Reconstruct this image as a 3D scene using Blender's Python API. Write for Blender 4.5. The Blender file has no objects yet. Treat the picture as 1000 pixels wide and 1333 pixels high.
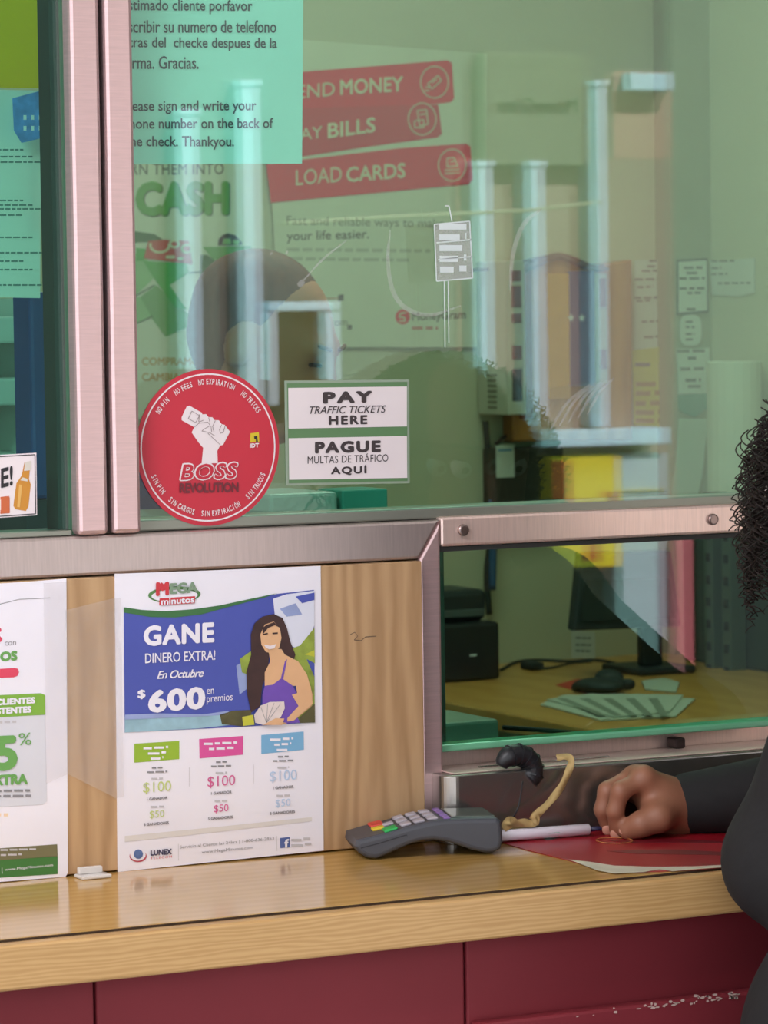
import bpy, bmesh, math, random
import numpy as np
from mathutils import Vector, Matrix
random.seed(7)
scene = bpy.context.scene
col = scene.collection

# ------------------------------------------------------------------ camera
FPX, YAW, PITCH, ROLL = 4570.9, 0.47877, 0.055134, -0.014409      # focal length in pixels of the 1000x1333 frame
EYE = Vector((-1.28583, -3.02693, 1.58406))
_f = Vector((math.sin(YAW)*math.cos(PITCH), math.cos(YAW)*math.cos(PITCH), -math.sin(PITCH)))
_r = Vector((math.cos(YAW), -math.sin(YAW), 0)); _u = _r.cross(_f)
RGT = _r*math.cos(ROLL)+_u*math.sin(ROLL); UPV = -_r*math.sin(ROLL)+_u*math.cos(ROLL); FWD = _f
cam = bpy.data.objects.new('camera', bpy.data.cameras.new('camera')); col.objects.link(cam)
cam.matrix_world = Matrix(((RGT.x, UPV.x, -FWD.x, EYE.x), (RGT.y, UPV.y, -FWD.y, EYE.y), (RGT.z, UPV.z, -FWD.z, EYE.z), (0, 0, 0, 1)))
cam.data.sensor_fit = 'VERTICAL'; cam.data.sensor_height = 36; cam.data.lens = FPX/1333*36
cam.data.clip_start = .05
cam.data.dof.use_dof = True; cam.data.dof.focus_distance = 3.45; cam.data.dof.aperture_fstop = 18
scene.camera = cam

# ------------------------------------------------------------------ light and exposure
scene.view_settings.view_transform = 'Standard'; scene.view_settings.look = 'None'
scene.view_settings.gamma = 1; scene.view_settings.use_curve_mapping = False
scene.view_settings.exposure = 0.0
w = bpy.data.worlds.new('sky'); scene.world = w; w.use_nodes = True
bg = w.node_tree.nodes['Background']; bg.inputs[0].default_value = (.92, .95, 1, 1); bg.inputs[1].default_value = 1.8
sun = bpy.data.objects.new('sun', bpy.data.lights.new('sun', 'SUN')); col.objects.link(sun)
sun.data.energy = 20; sun.data.angle = math.radians(.6); sun.data.color = (1, .98, .97)
sun.rotation_euler = Vector((-.30, -.62, -.80)).to_track_quat('-Z', 'Y').to_euler()   # from behind the building, high over the street
INDOOR_LAMP = 6.0          # strength of the ceiling panels in the office
HALL_FILL_LAMP = 22.0            # strength of the unseen panel added to light the counter from the left
scene.cycles.max_bounces = 10; scene.cycles.transparent_max_bounces = 24; scene.cycles.glossy_bounces = 5
scene.cycles.use_denoising = True
try: scene.cycles.denoiser = 'OPENIMAGEDENOISE'
except Exception: pass
scene.cycles.caustics_reflective = False; scene.cycles.caustics_refractive = False

# ------------------------------------------------------------------ helpers: points
def ray(px, py): return FWD + RGT*((px-500)/FPX) + UPV*((666.5-py)/FPX)
def on(px, py, Y=0.0):                      # point of the upright plane y = Y
    d = ray(px, py); return EYE + d*((Y-EYE.y)/d.y)
def onz(px, py, Z=1.07):                    # point of the level plane z = Z
    d = ray(px, py); return EYE + d*((Z-EYE.z)/d.z)
def onp(px, py, p0, n):                     # point of any plane
    d = ray(px, py); return EYE + d*((p0-EYE).dot(n)/d.dot(n))
def street(px, py, D=7.0):                  # what stands behind the camera and shows in the glass
    v = on(px, py, D); return Vector((v.x, -v.y, v.z))
def crop(ox, oy, s): return lambda *pts: [(ox+x/s, oy+y/s) for x, y in pts]

# ------------------------------------------------------------------ helpers: materials
def lin(c):
    return tuple(((v/255)/12.92 if v/255 <= .04045 else ((v/255+.055)/1.055)**2.4) for v in c)
MATS = {}
def mat(name, rgb, rough=.6, metal=0, vary=0, scale=8, bump=0, stretch=(1, 1, 1), spec=.5, emit=0, clear=0):
    if name in MATS: return MATS[name]
    m = bpy.data.materials.new(name); m.use_nodes = True; nt = m.node_tree; b = nt.nodes['Principled BSDF']
    c = lin(rgb); b.inputs['Base Color'].default_value = (*c, 1)
    b.inputs['Roughness'].default_value = rough; b.inputs['Metallic'].default_value = metal
    b.inputs['Specular IOR Level'].default_value = spec; b.inputs['Coat Weight'].default_value = clear
    if emit:
        b.inputs['Emission Color'].default_value = (*c, 1); b.inputs['Emission Strength'].default_value = emit
    tc = nt.nodes.new('ShaderNodeTexCoord'); mp = nt.nodes.new('ShaderNodeMapping'); nz = nt.nodes.new('ShaderNodeTexNoise')
    mp.inputs['Scale'].default_value = stretch; nz.inputs['Scale'].default_value = scale; nz.inputs['Detail'].default_value = 5
    nt.links.new(tc.outputs['Object'], mp.inputs[0]); nt.links.new(mp.outputs[0], nz.inputs['Vector'])
    v = vary or .04
    rp = nt.nodes.new('ShaderNodeValToRGB'); nt.links.new(nz.outputs['Fac'], rp.inputs[0])
    rp.color_ramp.elements[0].position = .3; rp.color_ramp.elements[1].position = .7
    rp.color_ramp.elements[0].color = (*[x*(1-v) for x in c], 1); rp.color_ramp.elements[1].color = (*[min(1, x*(1+v)) for x in c], 1)
    nt.links.new(rp.outputs[0], b.inputs['Base Color'])
    if bump:
        bp = nt.nodes.new('ShaderNodeBump'); bp.inputs['Strength'].default_value = bump; bp.inputs['Distance'].default_value = .002
        nt.links.new(nz.outputs['Fac'], bp.inputs['Height']); nt.links.new(bp.outputs[0], b.inputs['Normal'])
    MATS[name] = m; return m
def wood(name, a, b_, rings=6, rough=.35, stretch=(1, 1, 1), spec=.5, bands='X', dist=6):
    m = bpy.data.materials.new(name); m.use_nodes = True; nt = m.node_tree; b = nt.nodes['Principled BSDF']
    b.inputs['Roughness'].default_value = rough; b.inputs['Specular IOR Level'].default_value = spec
    tc = nt.nodes.new('ShaderNodeTexCoord'); mp = nt.nodes.new('ShaderNodeMapping'); mp.inputs['Scale'].default_value = stretch
    wv = nt.nodes.new('ShaderNodeTexWave'); wv.bands_direction = bands; wv.inputs['Scale'].default_value = rings
    wv.inputs['Distortion'].default_value = dist; wv.inputs['Detail'].default_value = 3; wv.inputs['Detail Scale'].default_value = 1.2
    nz = nt.nodes.new('ShaderNodeTexNoise'); nz.inputs['Scale'].default_value = 60; nz.inputs['Detail'].default_value = 4
    nt.links.new(tc.outputs['Object'], mp.inputs[0]); nt.links.new(mp.outputs[0], wv.inputs['Vector']); nt.links.new(mp.outputs[0], nz.inputs['Vector'])
    mx = nt.nodes.new('ShaderNodeMix'); mx.data_type = 'FLOAT'; mx.inputs[0].default_value = .45
    nt.links.new(wv.outputs['Fac'], mx.inputs[2]); nt.links.new(nz.outputs['Fac'], mx.inputs[3])
    rp = nt.nodes.new('ShaderNodeValToRGB'); nt.links.new(mx.outputs[0], rp.inputs[0])
    rp.color_ramp.elements[0].position = .2; rp.color_ramp.elements[1].position = .8
    rp.color_ramp.elements[0].color = (*lin(a), 1); rp.color_ramp.elements[1].color = (*lin(b_), 1)
    nt.links.new(rp.outputs[0], b.inputs['Base Color'])
    MATS[name] = m; return m
def clear_mat(name, tint, refl, rough=0, haze=0):
    """see-through pane: a constant share mirrored, the rest let through with a tint"""
    m = bpy.data.materials.new(name); m.use_nodes = True; nt = m.node_tree; nt.nodes.clear()
    out = nt.nodes.new('ShaderNodeOutputMaterial'); tr = nt.nodes.new('ShaderNodeBsdfTransparent'); gl = nt.nodes.new('ShaderNodeBsdfGlossy')
    mx = nt.nodes.new('ShaderNodeMixShader'); tr.inputs[0].default_value = (*tint, 1); gl.inputs['Color'].default_value = (1, 1, 1, 1)
    gl.inputs['Roughness'].default_value = rough; mx.inputs[0].default_value = refl
    nt.links.new(tr.outputs[0], mx.inputs[1]); nt.links.new(gl.outputs[0], mx.inputs[2]); last = mx
    if haze:
        df = nt.nodes.new('ShaderNodeBsdfDiffuse'); df.inputs[0].default_value = (.8, .8, .8, 1)
        m2 = nt.nodes.new('ShaderNodeMixShader'); nz = nt.nodes.new('ShaderNodeTexNoise'); nz.inputs['Scale'].default_value = 40
        mt = nt.nodes.new('ShaderNodeMath'); mt.operation = 'MULTIPLY'; mt.inputs[1].default_value = haze
        nt.links.new(nz.outputs['Fac'], mt.inputs[0]); nt.links.new(mt.outputs[0], m2.inputs[0])
        nt.links.new(mx.outputs[0], m2.inputs[1]); nt.links.new(df.outputs[0], m2.inputs[2]); last = m2
    nt.links.new(last.outputs[0], out.inputs[0]); MATS[name] = m; return m

# ------------------------------------------------------------------ helpers: objects
def tag(o, label=None, cat=None, group=None, kind=None):
    if label: o['label'] = label
    if cat: o['category'] = cat
    if group: o['group'] = group
    if kind: o['kind'] = kind
    return o
def empty(name, loc=(0, 0, 0)):
    o = bpy.data.objects.new(name, None); col.objects.link(o); o.location = loc; o.empty_display_size = .02; return o
class MB:
    """collects geometry in world space, then links it as ONE mesh object"""
    def __init__(s): s.v = []; s.f = []; s.m = []; s.mats = []; s.sm = []
    def mi(s, m):
        if m not in s.mats: s.mats.append(m)
        return s.mats.index(m)
    def add(s, vs, fs, m, smooth=False):
        o = len(s.v); k = s.mi(m); s.v += [tuple(v) for v in vs]
        for f in fs: s.f.append(tuple(i+o for i in f)); s.m.append(k); s.sm.append(smooth)
        return s
    def bmesh(s, bm, m, smooth=False):
        bm.verts.ensure_lookup_table(); bm.verts.index_update()
        s.add([v.co.copy() for v in bm.verts], [[v.index for v in f.verts] for f in bm.faces], m, smooth); bm.free(); return s
    def box(s, lo, hi, m, bevel=0, M=None, seg=2):
        bm = bmesh.new(); bmesh.ops.create_cube(bm, size=1)
        lo = Vector(lo); hi = Vector(hi)
        for v in bm.verts: v.co = Vector(((lo[i]+hi[i])/2+v.co[i]*(hi[i]-lo[i]) for i in range(3)))
        if bevel: bmesh.ops.bevel(bm, geom=list(bm.edges), offset=bevel, segments=seg, affect='EDGES', profile=.5)
        if M: bmesh.ops.transform(bm, matrix=M, verts=bm.verts)
        return s.bmesh(bm, m, False)
    def prism(s, pts, d, m, bevel=0, seg=2, smooth=False):
        """closed outline swept along d"""
        bm = bmesh.new(); d = Vector(d)
        a = [bm.verts.new(p) for p in pts]; b = [bm.verts.new(Vector(p)+d) for p in pts]; n = len(pts)
        bm.faces.new(a); bm.faces.new(b[::-1])
        for i in range(n): bm.faces.new((a[i], b[i], b[(i+1) % n], a[(i+1) % n]))
        bmesh.ops.recalc_face_normals(bm, faces=bm.faces)
        if bevel:
            es = [e for e in bm.edges if (e.verts[0] in a) == (e.verts[1] in a)]
            bmesh.ops.bevel(bm, geom=es, offset=bevel, segments=seg, affect='EDGES', profile=.5)
        return s.bmesh(bm, m, smooth)
    def poly(s, pts, m): return s.add(pts, [list(range(len(pts)))], m)
    def tube(s, pts, r, m, n=8, closed=False, smooth=True):
        pts = [Vector(p) for p in pts]; N = len(pts); rs = r if isinstance(r, (list, tuple)) else [r]*N
        vs = []; fs = []; up = Vector((.3, .2, 1)).normalized()
        t0 = (pts[1]-pts[0]).normalized(); a = t0.cross(up)
        if a.length < 1e-3: a = t0.cross(Vector((1, 0, 0)))
        a.normalize()
        for i, p in enumerate(pts):
            t = (pts[min(i+1, N-1)]-pts[max(i-1, 0)]) if not closed else (pts[(i+1) % N]-pts[i-1])
            t.normalize(); a = (a-t*a.dot(t)).normalized(); b = t.cross(a)
            for k in range(n):
                q = 2*math.pi*k/n; vs.append(p+(a*math.cos(q)+b*math.sin(q))*rs[i])
        for i in range(N if closed else N-1):
            j = (i+1) % N
            for k in range(n): fs.append((i*n+k, i*n+(k+1) % n, j*n+(k+1) % n, j*n+k))
        if not closed: fs.append(tuple(range(n))[::-1]); fs.append(tuple((N-1)*n+k for k in range(n)))
        return s.add(vs, fs, m, smooth)
    def disc(s, c, ax, r, h, m, n=24, bevel=0):
        bm = bmesh.new(); bmesh.ops.create_cone(bm, cap_ends=True, segments=n, radius1=r, radius2=r, depth=h)
        if bevel: bmesh.ops.bevel(bm, geom=[e for e in bm.edges if abs(e.verts[0].co.z-e.verts[1].co.z) < 1e-6], offset=bevel, segments=3, affect='EDGES', profile=.5)
        M = Matrix.Translation(c) @ Vector(ax).to_track_quat('Z', 'Y').to_matrix().to_4x4()
        bmesh.ops.transform(bm, matrix=M, verts=bm.verts); return s.bmesh(bm, m, False)
    def ball(s, c, rad, m, M=None, u=20, v=14):
        bm = bmesh.new(); bmesh.ops.create_uvsphere(bm, u_segments=u, v_segments=v, radius=1)
        R3 = (M or Matrix.Identity(3)).to_4x4()
        bmesh.ops.transform(bm, matrix=Matrix.Translation(c) @ R3 @ Matrix.Diagonal((*rad, 1)), verts=bm.verts)
        return s.bmesh(bm, m, True)
    def build(s, name, parent=None, base=None):
        me = bpy.data.meshes.new(name); o = bpy.data.objects.new(name, me); col.objects.link(o)
        if parent is not None:
            base = Vector(parent.location); p = parent.parent
            while p is not None: base = base+Vector(p.location); p = p.parent
            o.parent = parent; loc = Vector((0, 0, 0)); org = base
        else:
            if base is None:
                a = np.array(s.v); base = Vector((float((a[:, 0].min()+a[:, 0].max())/2), float((a[:, 1].min()+a[:, 1].max())/2), float(a[:, 2].min())))
            org = Vector(base); loc = org
        o.location = loc
        me.from_pydata([(v[0]-org.x, v[1]-org.y, v[2]-org.z) for v in s.v], [], s.f)
        for m in s.mats: me.materials.append(m)
        me.polygons.foreach_set('material_index', s.m); me.polygons.foreach_set('use_smooth', s.sm); me.update()
        return o

_tc = {}
def glyphs(txt, bold=0.0, shear=0.0, spacing=1.0):
    k = (txt, bold, shear, spacing)
    if k not in _tc:
        cu = bpy.data.curves.new('t', 'FONT'); cu.body = txt; cu.shear = shear; cu.space_character = spacing; cu.resolution_u = 3
        o = bpy.data.objects.new('t', cu); col.objects.link(o); dg = bpy.context.evaluated_depsgraph_get()
        me = o.evaluated_get(dg).to_mesh()
        v = np.array([x.co[:2] for x in me.vertices]); f = [list(p.vertices) for p in me.polygons]
        if bold > .004:                                    # thicker strokes: the same letters, nudged around
            v0, f0, nv = v, f, len(v); v = [np.c_[v0, np.zeros(nv)]]; f = list(f0)
            for i in range(8):
                v.append(np.c_[v0+np.array([math.cos(i*math.pi/4), math.sin(i*math.pi/4)])*bold, np.full(nv, (i+1)*2.5e-5)]); f += [[j+nv*(i+1) for j in q] for q in f0]
            v = np.concatenate(v)
        else: v = np.c_[v, np.zeros(len(v))]
        o.evaluated_get(dg).to_mesh_clear(); bpy.data.objects.remove(o); bpy.data.curves.remove(cu)
        _tc[k] = (v, f)
    return _tc[k]

class Sheet:
    """a flat printed thing on an upright plane: the sheet is the root mesh, its print a few child meshes"""
    def __init__(s, Y, thick=.0006, plane=None, lift=.00035):
        s.Y = Y; s.th = thick; s.parts = {}; s.lv = {}; s.plane = plane; s.lift = lift; s.root = None
        s.n = Vector((0, -1, 0)) if plane is None else plane[1]
    def P(s, x, y, lay=0):
        p = on(x, y, s.Y) if s.plane is None else onp(x, y, *s.plane)
        return p + s.n*(s.th+s.lift*lay)
    def base(s, name, pts, m, label, cat, group=None, bevel=0):
        b = MB(); q = [s.P(*p) - s.n*s.th for p in pts]; b.prism(q, s.n*s.th, m)
        s.root = tag(b.build(name), label, cat, group); return s
    def part(s, name): return s.parts.setdefault(name, MB())
    def poly(s, name, pts, m, lay=1): s.part(name).poly([s.P(*p, lay) for p in pts][::-1], m); return s
    def rect(s, name, x0, y0, x1, y1, m, lay=1, dy=0): return s.poly(name, [(x0, y0), (x1, y0+dy), (x1, y1+dy), (x0, y1)], m, lay)
    def text(s, name, txt, a, b, h, m, bold=.0, shear=0, spacing=1.0, lay=2, mirror=False):
        """a, b = pixel of the bottom-left and bottom-right of the lettering's box, h its height"""
        v, f = glyphs(txt, bold, shear, spacing); lo = v.min(0); hi = v.max(0)
        O, X, U = s.P(*a, lay), s.P(*b, lay), s.P(a[0]-.0*h, a[1]-h, lay); vs = []
        for p in v:
            u, w_ = ((p-lo)/np.maximum(hi-lo, 1e-9))[:2]
            if mirror: u = 1-u
            vs.append(O+(X-O)*u+(U-O)*w_+s.n*p[2])
        s.part(name).add(vs, f, m); return s
    def dashes(s, name, x0, x1, y, h, m, dy=0, lay=2, seed=0):
        """a line of print too small to read"""
        r = random.Random(seed+int(x0*7+y*13)); x = x0
        while x < x1-.5:
            e = min(x1, x+r.uniform(2.2, 5)*h); t = (x-x0)/(x1-x0)*dy
            s.rect(name, x, y-h+t, e, y+t, m, lay); x = e+.9*h
        return s
    def done(s, labels={}):
        for k, b in s.parts.items():
            o = b.build(k, s.root)
            if k in labels: o['label'] = labels[k]
        return s.root

# ------------------------------------------------------------------ helpers: smooth bodies (signed distances -> surface nets)
def sdf_mesh(prims, h, k=.02, cut=(), clip=None):
    A = []
    for p in prims:
        if p[0] == 'c': A += [np.array(p[1])-p[3], np.array(p[1])+p[3], np.array(p[2])-p[4], np.array(p[2])+p[4]]
        else: A += [np.array(p[1])-max(p[2]), np.array(p[1])+max(p[2])]
    A = np.array(A); lo = A.min(0)-3*h-k*.3; hi = A.max(0)+3*h+k*.3
    n = np.ceil((hi-lo)/h).astype(int)+1
    ax = [lo[i]+h*np.arange(n[i]) for i in range(3)]
    G = np.stack(np.meshgrid(*ax, indexing='ij'), -1).astype(np.float32)
    def dist(p):
        if p[0] == 'c':
            a = np.array(p[1], np.float32); b = np.array(p[2], np.float32); ab = b-a; L = max(float(ab@ab), 1e-9)
            t = np.clip(((G-a)@ab)/L, 0, 1); return np.linalg.norm(G-a-t[..., None]*ab, axis=-1)-(p[3]+(p[4]-p[3])*t)
        c = np.array(p[1], np.float32); r = np.array(p[2], np.float32); q = G-c
        if len(p) > 3 and p[3] is not None: q = q@np.array(p[3], np.float32)
        k0 = np.linalg.norm(q/r, axis=-1); k1 = np.linalg.norm(q/(r*r), axis=-1)
        return k0*(k0-1)/np.maximum(k1, 1e-6)
    D = None
    for p in prims:
        d = dist(p)
        if D is None: D = d
        else:
            kk = p[5] if p[0] == 'c' and len(p) > 5 else (p[4] if p[0] == 'e' and len(p) > 4 else k)
            t = np.clip(.5+.5*(D-d)/kk, 0, 1); D = D*(1-t)+d*t-kk*t*(1-t)
    for p in cut:
        d = -dist(p); kk = .008; t = np.clip(.5-.5*(D-d)/kk, 0, 1); D = D*(1-t)+d*t+kk*t*(1-t)
    if clip is not None:
        for (pt, nn) in clip: D = np.maximum(D, (G-np.array(pt, np.float32))@np.array(nn, np.float32))
    S = D < 0
    c8 = [(i, j, l) for i in (0, 1) for j in (0, 1) for l in (0, 1)]
    sh = tuple(x-1 for x in S.shape)
    sub = lambda M_, o: M_[o[0]:o[0]+sh[0], o[1]:o[1]+sh[1], o[2]:o[2]+sh[2]]
    cnt = sum(sub(S, o).astype(np.int8) for o in c8); act = (cnt > 0) & (cnt < 8)
    ids = -np.ones(sh, np.int64); N = int(act.sum()); ids[act] = np.arange(N)
    acc = np.zeros((N, 3)); num = np.zeros(N)
    for a in c8:
        for i in range(3):
            if a[i] == 0:
                b = list(a); b[i] = 1
                da = sub(D, a)[act]; db = sub(D, b)[act]; x = (da < 0) != (db < 0)
                t = np.where(x, da/np.where(x, da-db, 1), 0); off = np.zeros((N, 3)); off[:] = a; off[:, i] += t
                acc[x] += off[x]; num += x
    V = (np.argwhere(act)+acc/num[:, None])*h+lo
    F = []
    for i in range(3):
        j, l = (i+1) % 3, (i+2) % 3
        s0 = [slice(None)]*3; s1 = [slice(None)]*3; s0[i] = slice(0, -1); s1[i] = slice(1, None)
        x = S[tuple(s0)] != S[tuple(s1)]
        idx = np.argwhere(x); ok = (idx[:, j] > 0) & (idx[:, l] > 0) & (idx[:, j] < sh[j]) & (idx[:, l] < sh[l]); idx = idx[ok]
        inside = S[tuple(idx.T)]
        q = []
        for dj, dl in ((0, 0), (1, 0), (1, 1), (0, 1)):
            e = idx.copy(); e[:, j] -= dj; e[:, l] -= dl; q.append(ids[tuple(e.T)])
        q = np.stack(q, 1); q[inside] = q[inside][:, ::-1]; F.append(q[:, ::-1] if True else q)
    F = np.concatenate(F)
    return V, F[:, ::-1].tolist()
def grown(prims, d):
    out = []
    for p in prims:
        if p[0] == 'c': out.append(('c', p[1], p[2], p[3]+d, p[4]+d)+tuple(p[5:]))
        else: out.append(('e', p[1], tuple(x+d for x in p[2]))+tuple(p[3:]))
    return out
def spline(pts, n):
    pts = [Vector(p) for p in pts]; out = []
    q = [pts[0]*2-pts[1]]+pts+[pts[-1]*2-pts[-2]]
    for i in range(len(pts)-1):
        for j in range(n):
            t = j/n; a, b, c, d = q[i:i+4]
            out.append(.5*((2*b)+(c-a)*t+(2*a-5*b+4*c-d)*t*t+(3*b-a-3*c+d)*t**3))
    out.append(pts[-1]); return out

# ------------------------------------------------------------------ materials
white = mat('white_paper', (238, 234, 243), .5)
paper = mat('dull_paper', (215, 210, 200), .7)
ink = mat('black_ink', (38, 36, 40), .6)
grey_ink = mat('grey_ink', (140, 138, 142), .6)
pale_ink = mat('pale_grey_ink', (196, 192, 196), .6)
steel = mat('brushed_steel', (226, 194, 194), .34, .75, .06, 30, .04, (1, 1, 18))
steel_h = mat('brushed_steel_rail', (204, 188, 184), .38, .85, .06, 30, .04, (18, 1, 1))
steel_t = mat('brushed_steel_tray', (172, 166, 160), .26, .9, .06, 30)
steel_r = mat('brushed_steel_cross_rail', (240, 212, 202), .34, .6, .06, 30, .03, (18, 1, 1))
dark_gap = mat('dark_gasket', (44, 44, 42), .6)
ply = wood('plywood_grain', (172, 136, 98), (194, 158, 118), 4, .5, (3.4, 1, .42), .3, 'X', 14)
lam = wood('counter_laminate', (186, 144, 74), (198, 156, 88), 5, .13, (.3, 3, 1), .75, 'Y', 5)
edge_w = wood('counter_edge_oak', (188, 146, 92), (204, 164, 110), 34, .38, (.22, 1, 2.4), .4, 'Z', 9)
maroon = mat('maroon_paint', (128, 46, 54), .5, 0, .08, 5, .05, (1, 1, 1), .22)
black_pl = mat('black_plastic', (34, 34, 38), .42)
dark_pl = mat('charcoal_plastic', (62, 64, 72), .45)
wall_m = mat('cream_wall_paint', (208, 197, 168), .8, 0, .03, 3)
red = mat('signal_red', (206, 44, 62), .45)
# ------------------------------------------------------------------ the setting
def struct(o, label, cat): return tag(o, label, cat, None, 'structure')
YB = 2.3                                         # back wall of the office
XR = on(906, 300, YB).x                          # corner of back wall and right wall
struct(MB().box((-4, -9, -.1), (9, 3.2, 0), mat('concrete_floor', (150, 150, 153), .7, 0, .08, 2)).build('floor'), 'grey concrete floor under the counter', 'floor')
ceil_m = mat('ceiling_paint', (225, 222, 214), .8)
struct(MB().box((-4, -3.6, 2.75), (2.6, YB+.1, 2.85), ceil_m).build('ceiling'), 'pale ceiling over office and counter', 'ceiling')
struct(MB().box((-2.2, YB, 0), (XR+.1, YB+.1, 2.75), wall_m).build('wall_back'), 'cream back wall of the office behind the glass', 'wall')
struct(MB().box((XR, .12, 0), (XR+.1, YB, 2.75), wall_m).build('wall_right'), 'cream side wall of the office at far right', 'wall')
struct(MB().box((-2.3, .12, 0), (-2.2, YB+.1, 2.75), wall_m).build('wall_left'), 'cream side wall of the office at the left, out of view', 'wall')
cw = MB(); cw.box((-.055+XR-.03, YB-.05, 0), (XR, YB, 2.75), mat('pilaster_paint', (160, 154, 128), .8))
struct(cw.build('trim_1'), 'cream corner pilaster where the office walls meet', 'trim')

struct(MB().box((1.62, -1.25, 0), (1.72, -.002, 2.75), mat('blocker_brown', (96, 70, 60), .8)).build('bounce_blocker'), 'unseen dull brown wall added right of the counter to block bounce light', 'wall')  # added out of view to keep ground bounce off the counter's right end
# front wall: maroon below the counter, plain above and beside the windows
XL, XE = -2.2, 2.3
WT = 2.15                                         # top of the windows
for lo, hi, m_, l_ in (((XL, .0, 0), (XE, .12, 1.03), maroon, 'maroon front wall under the service windows'), ((XL, .0, WT), (XE, .12, 2.75), wall_m, 'front wall above the service windows, out of view'), ((XL, .0, 1.031), (-1.202, .12, WT-.001), wall_m, 'front wall left of the service windows, out of view'), ((1.152, .0, 1.031), (XE, .12, WT-.001), wall_m, 'front wall right of the service windows, out of view')):
    struct(MB().box(lo, hi, m_).build('wall_front'), l_, 'wall')
seam = mat('maroon_seam', (74, 22, 28), .6)
def red_panel(x0, x1, label):
    b = MB(); b.box((x0, -.275, 0), (x1, 0, 1.027), maroon, .002); return tag(b.build('counter_front_panel'), label, 'panel', 'maroon panels under the counter', 'structure')
s1, s2 = on(124, 1300, -.275).x, on(606, 1260, -.275).x
red_panel(-1.2, s1-.0012, 'maroon counter front panel left of the first seam')
red_panel(s1+.0012, s2-.0012, 'maroon counter front panel under the card terminal, between two seams')
red_panel(s2+.0012, 1.15, 'maroon counter front panel below the red mat')
zl = on(850, 1303, -.285).z
lb = MB(); lb.box((s2+.004, -.293, 0), (1.15, -.2755, zl), maroon, .003)
o = struct(lb.build('trim_2'), 'lower maroon board with chipped paint along its top edge', 'trim')
chip = MB(); chip_m = mat('bare_paint_chip', (205, 178, 168), .8)
r_ = random.Random(3)
for i in range(46):
    x = s2+.10+.16*r_.random()**.6*1.15; zc = zl+r_.uniform(-.002, .0035)*(1 if i % 3 else 1.6); a = r_.uniform(.0008, .0032)*(.5+2*(x-s2-.1)); hgt = r_.uniform(.0006, .0016)
    pts = [(x+a*1.6*math.cos(t)*r_.uniform(.6, 1.2), -.2937, zc+hgt*math.sin(t)*r_.uniform(.6, 1.3)-.003) for t in [k*math.pi/3 for k in range(6)]]
    chip.poly(pts[::-1], chip_m)
chip.build('paint_chips', o)

# the counter
ct = empty('counter', (.1, -.15, 1.03)); tag(ct, 'light oak laminate counter with a thick front edge below the windows', 'counter')
MB().box((-1.2, -.2935, 1.031), (1.15, .0, 1.07), lam, .0015).build('countertop', ct)
MB().box((-1.2, -.312, 1.0295), (1.15, -.2948, 1.0680), edge_w, .0025).build('edge_band', ct)
MB().box((-1.2, -.2946, 1.032), (1.15, -.29355, 1.0697), mat('edge_joint', (58, 38, 20), .8)).build('joint_line', ct)

# windows: steel members, panes
GF, GB = .006, .034                               # front and back of the thick panes
glass = clear_mat('green_security_glass', (.70, .965, .89), .06)
def xb(px, py, Y=0): return on(px, py, Y).x
zb0, zb1 = on(300, 740).z, on(300, 688.5).z        # steel beam under the big pane
xv0, xv1 = xb(548, 900, -.004), xb(576.5, 900, -.004)
win = empty('window_1', (.35, .02, 1.07)); struct(win, 'steel-framed security window with green glass above the counter', 'window')
pA0, pA1 = xb(96, 340, -.012), xb(135.5, 340, -.012); pB0, pB1 = xb(141.5, 340, -.012), xb(178.5, 340, -.012)
def part(b, name, parent, label=None):
    o = b.build(name, parent)
    if label: o['label'] = label
    return o
part(MB().box((pB0, -.012, zb1+.001), (pB1, .03, WT), steel, .004), 'post', win)
part(MB().box((pB0-.006, .004, zb1+.001), (pB0-.0004, .03, WT), dark_gap), 'gasket', win)
part(MB().prism([Vector((-1.2, -.004, zb0)), Vector((xv0, -.004, zb0)), Vector((xv1, -.004, zb1)), Vector((-1.2, -.004, zb1))], (0, .034, 0), steel_h, .003), 'beam', win)
part(MB().prism([Vector((xv0, -.004, 1.0705)), Vector((xv1, -.004, 1.0705)), Vector((xv1, -.004, zb1-.0004)), Vector((xv0+.0004, -.004, zb0-.0004))], (0, .034, 0), steel, .003), 'upright', win)
part(MB().box((pB1+.001, .0058, zb1+.0005), (1.14, .046, zb1+.012), mat('glazing_bead', (150, 152, 140), .4, .6), .002), 'glazing_bead', win)
zr0, zr1 = on(760, 703).z, on(760, 664.5).z
part(MB().box((xv1+.001, -.002, zr0), (1.14, .034, zr1), steel_r, .003), 'rail', win)
part(MB().box((xv1+.001, .002, zr0-.005), (1.14, .034, zr0-.0005), dark_gap), 'gasket', win)
for (x, y) in ((602, 690), (927, 676)):
    b = MB(); c = on(x, y, -.002); b.disc(c+Vector((0, -.002, 0)), (0, -1, 0), .0058, .005, mat('bolt_steel', (150, 132, 128), .3, .9), 24, .0018); part(b, 'bolt', win)
pane = part(MB().box((pB1-.004, GF, zb1+.006), (1.14, GB, WT), glass), 'pane', win, 'large green security glass pane')
zg0 = on(740, 957, GF).z
pane2 = part(MB().box((xv1+.0012, GF, zg0), (1.14, GB, zr0-.0055), glass), 'pane', win, 'lower green glass pane over the deal tray')
edge_g = mat('glass_edge_reflection', (120, 190, 150), .15, 0, .05, 10)  # bright green paints the light reflected inside the pane's lower edge
part(MB().box((xv1+.0012, GF+.001, zg0-.0075), (1.14, GB-.001, zg0-.0002), edge_g, .002), 'glass_edge', win, 'lower edge of the pane, its inner reflection painted bright green')
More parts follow.
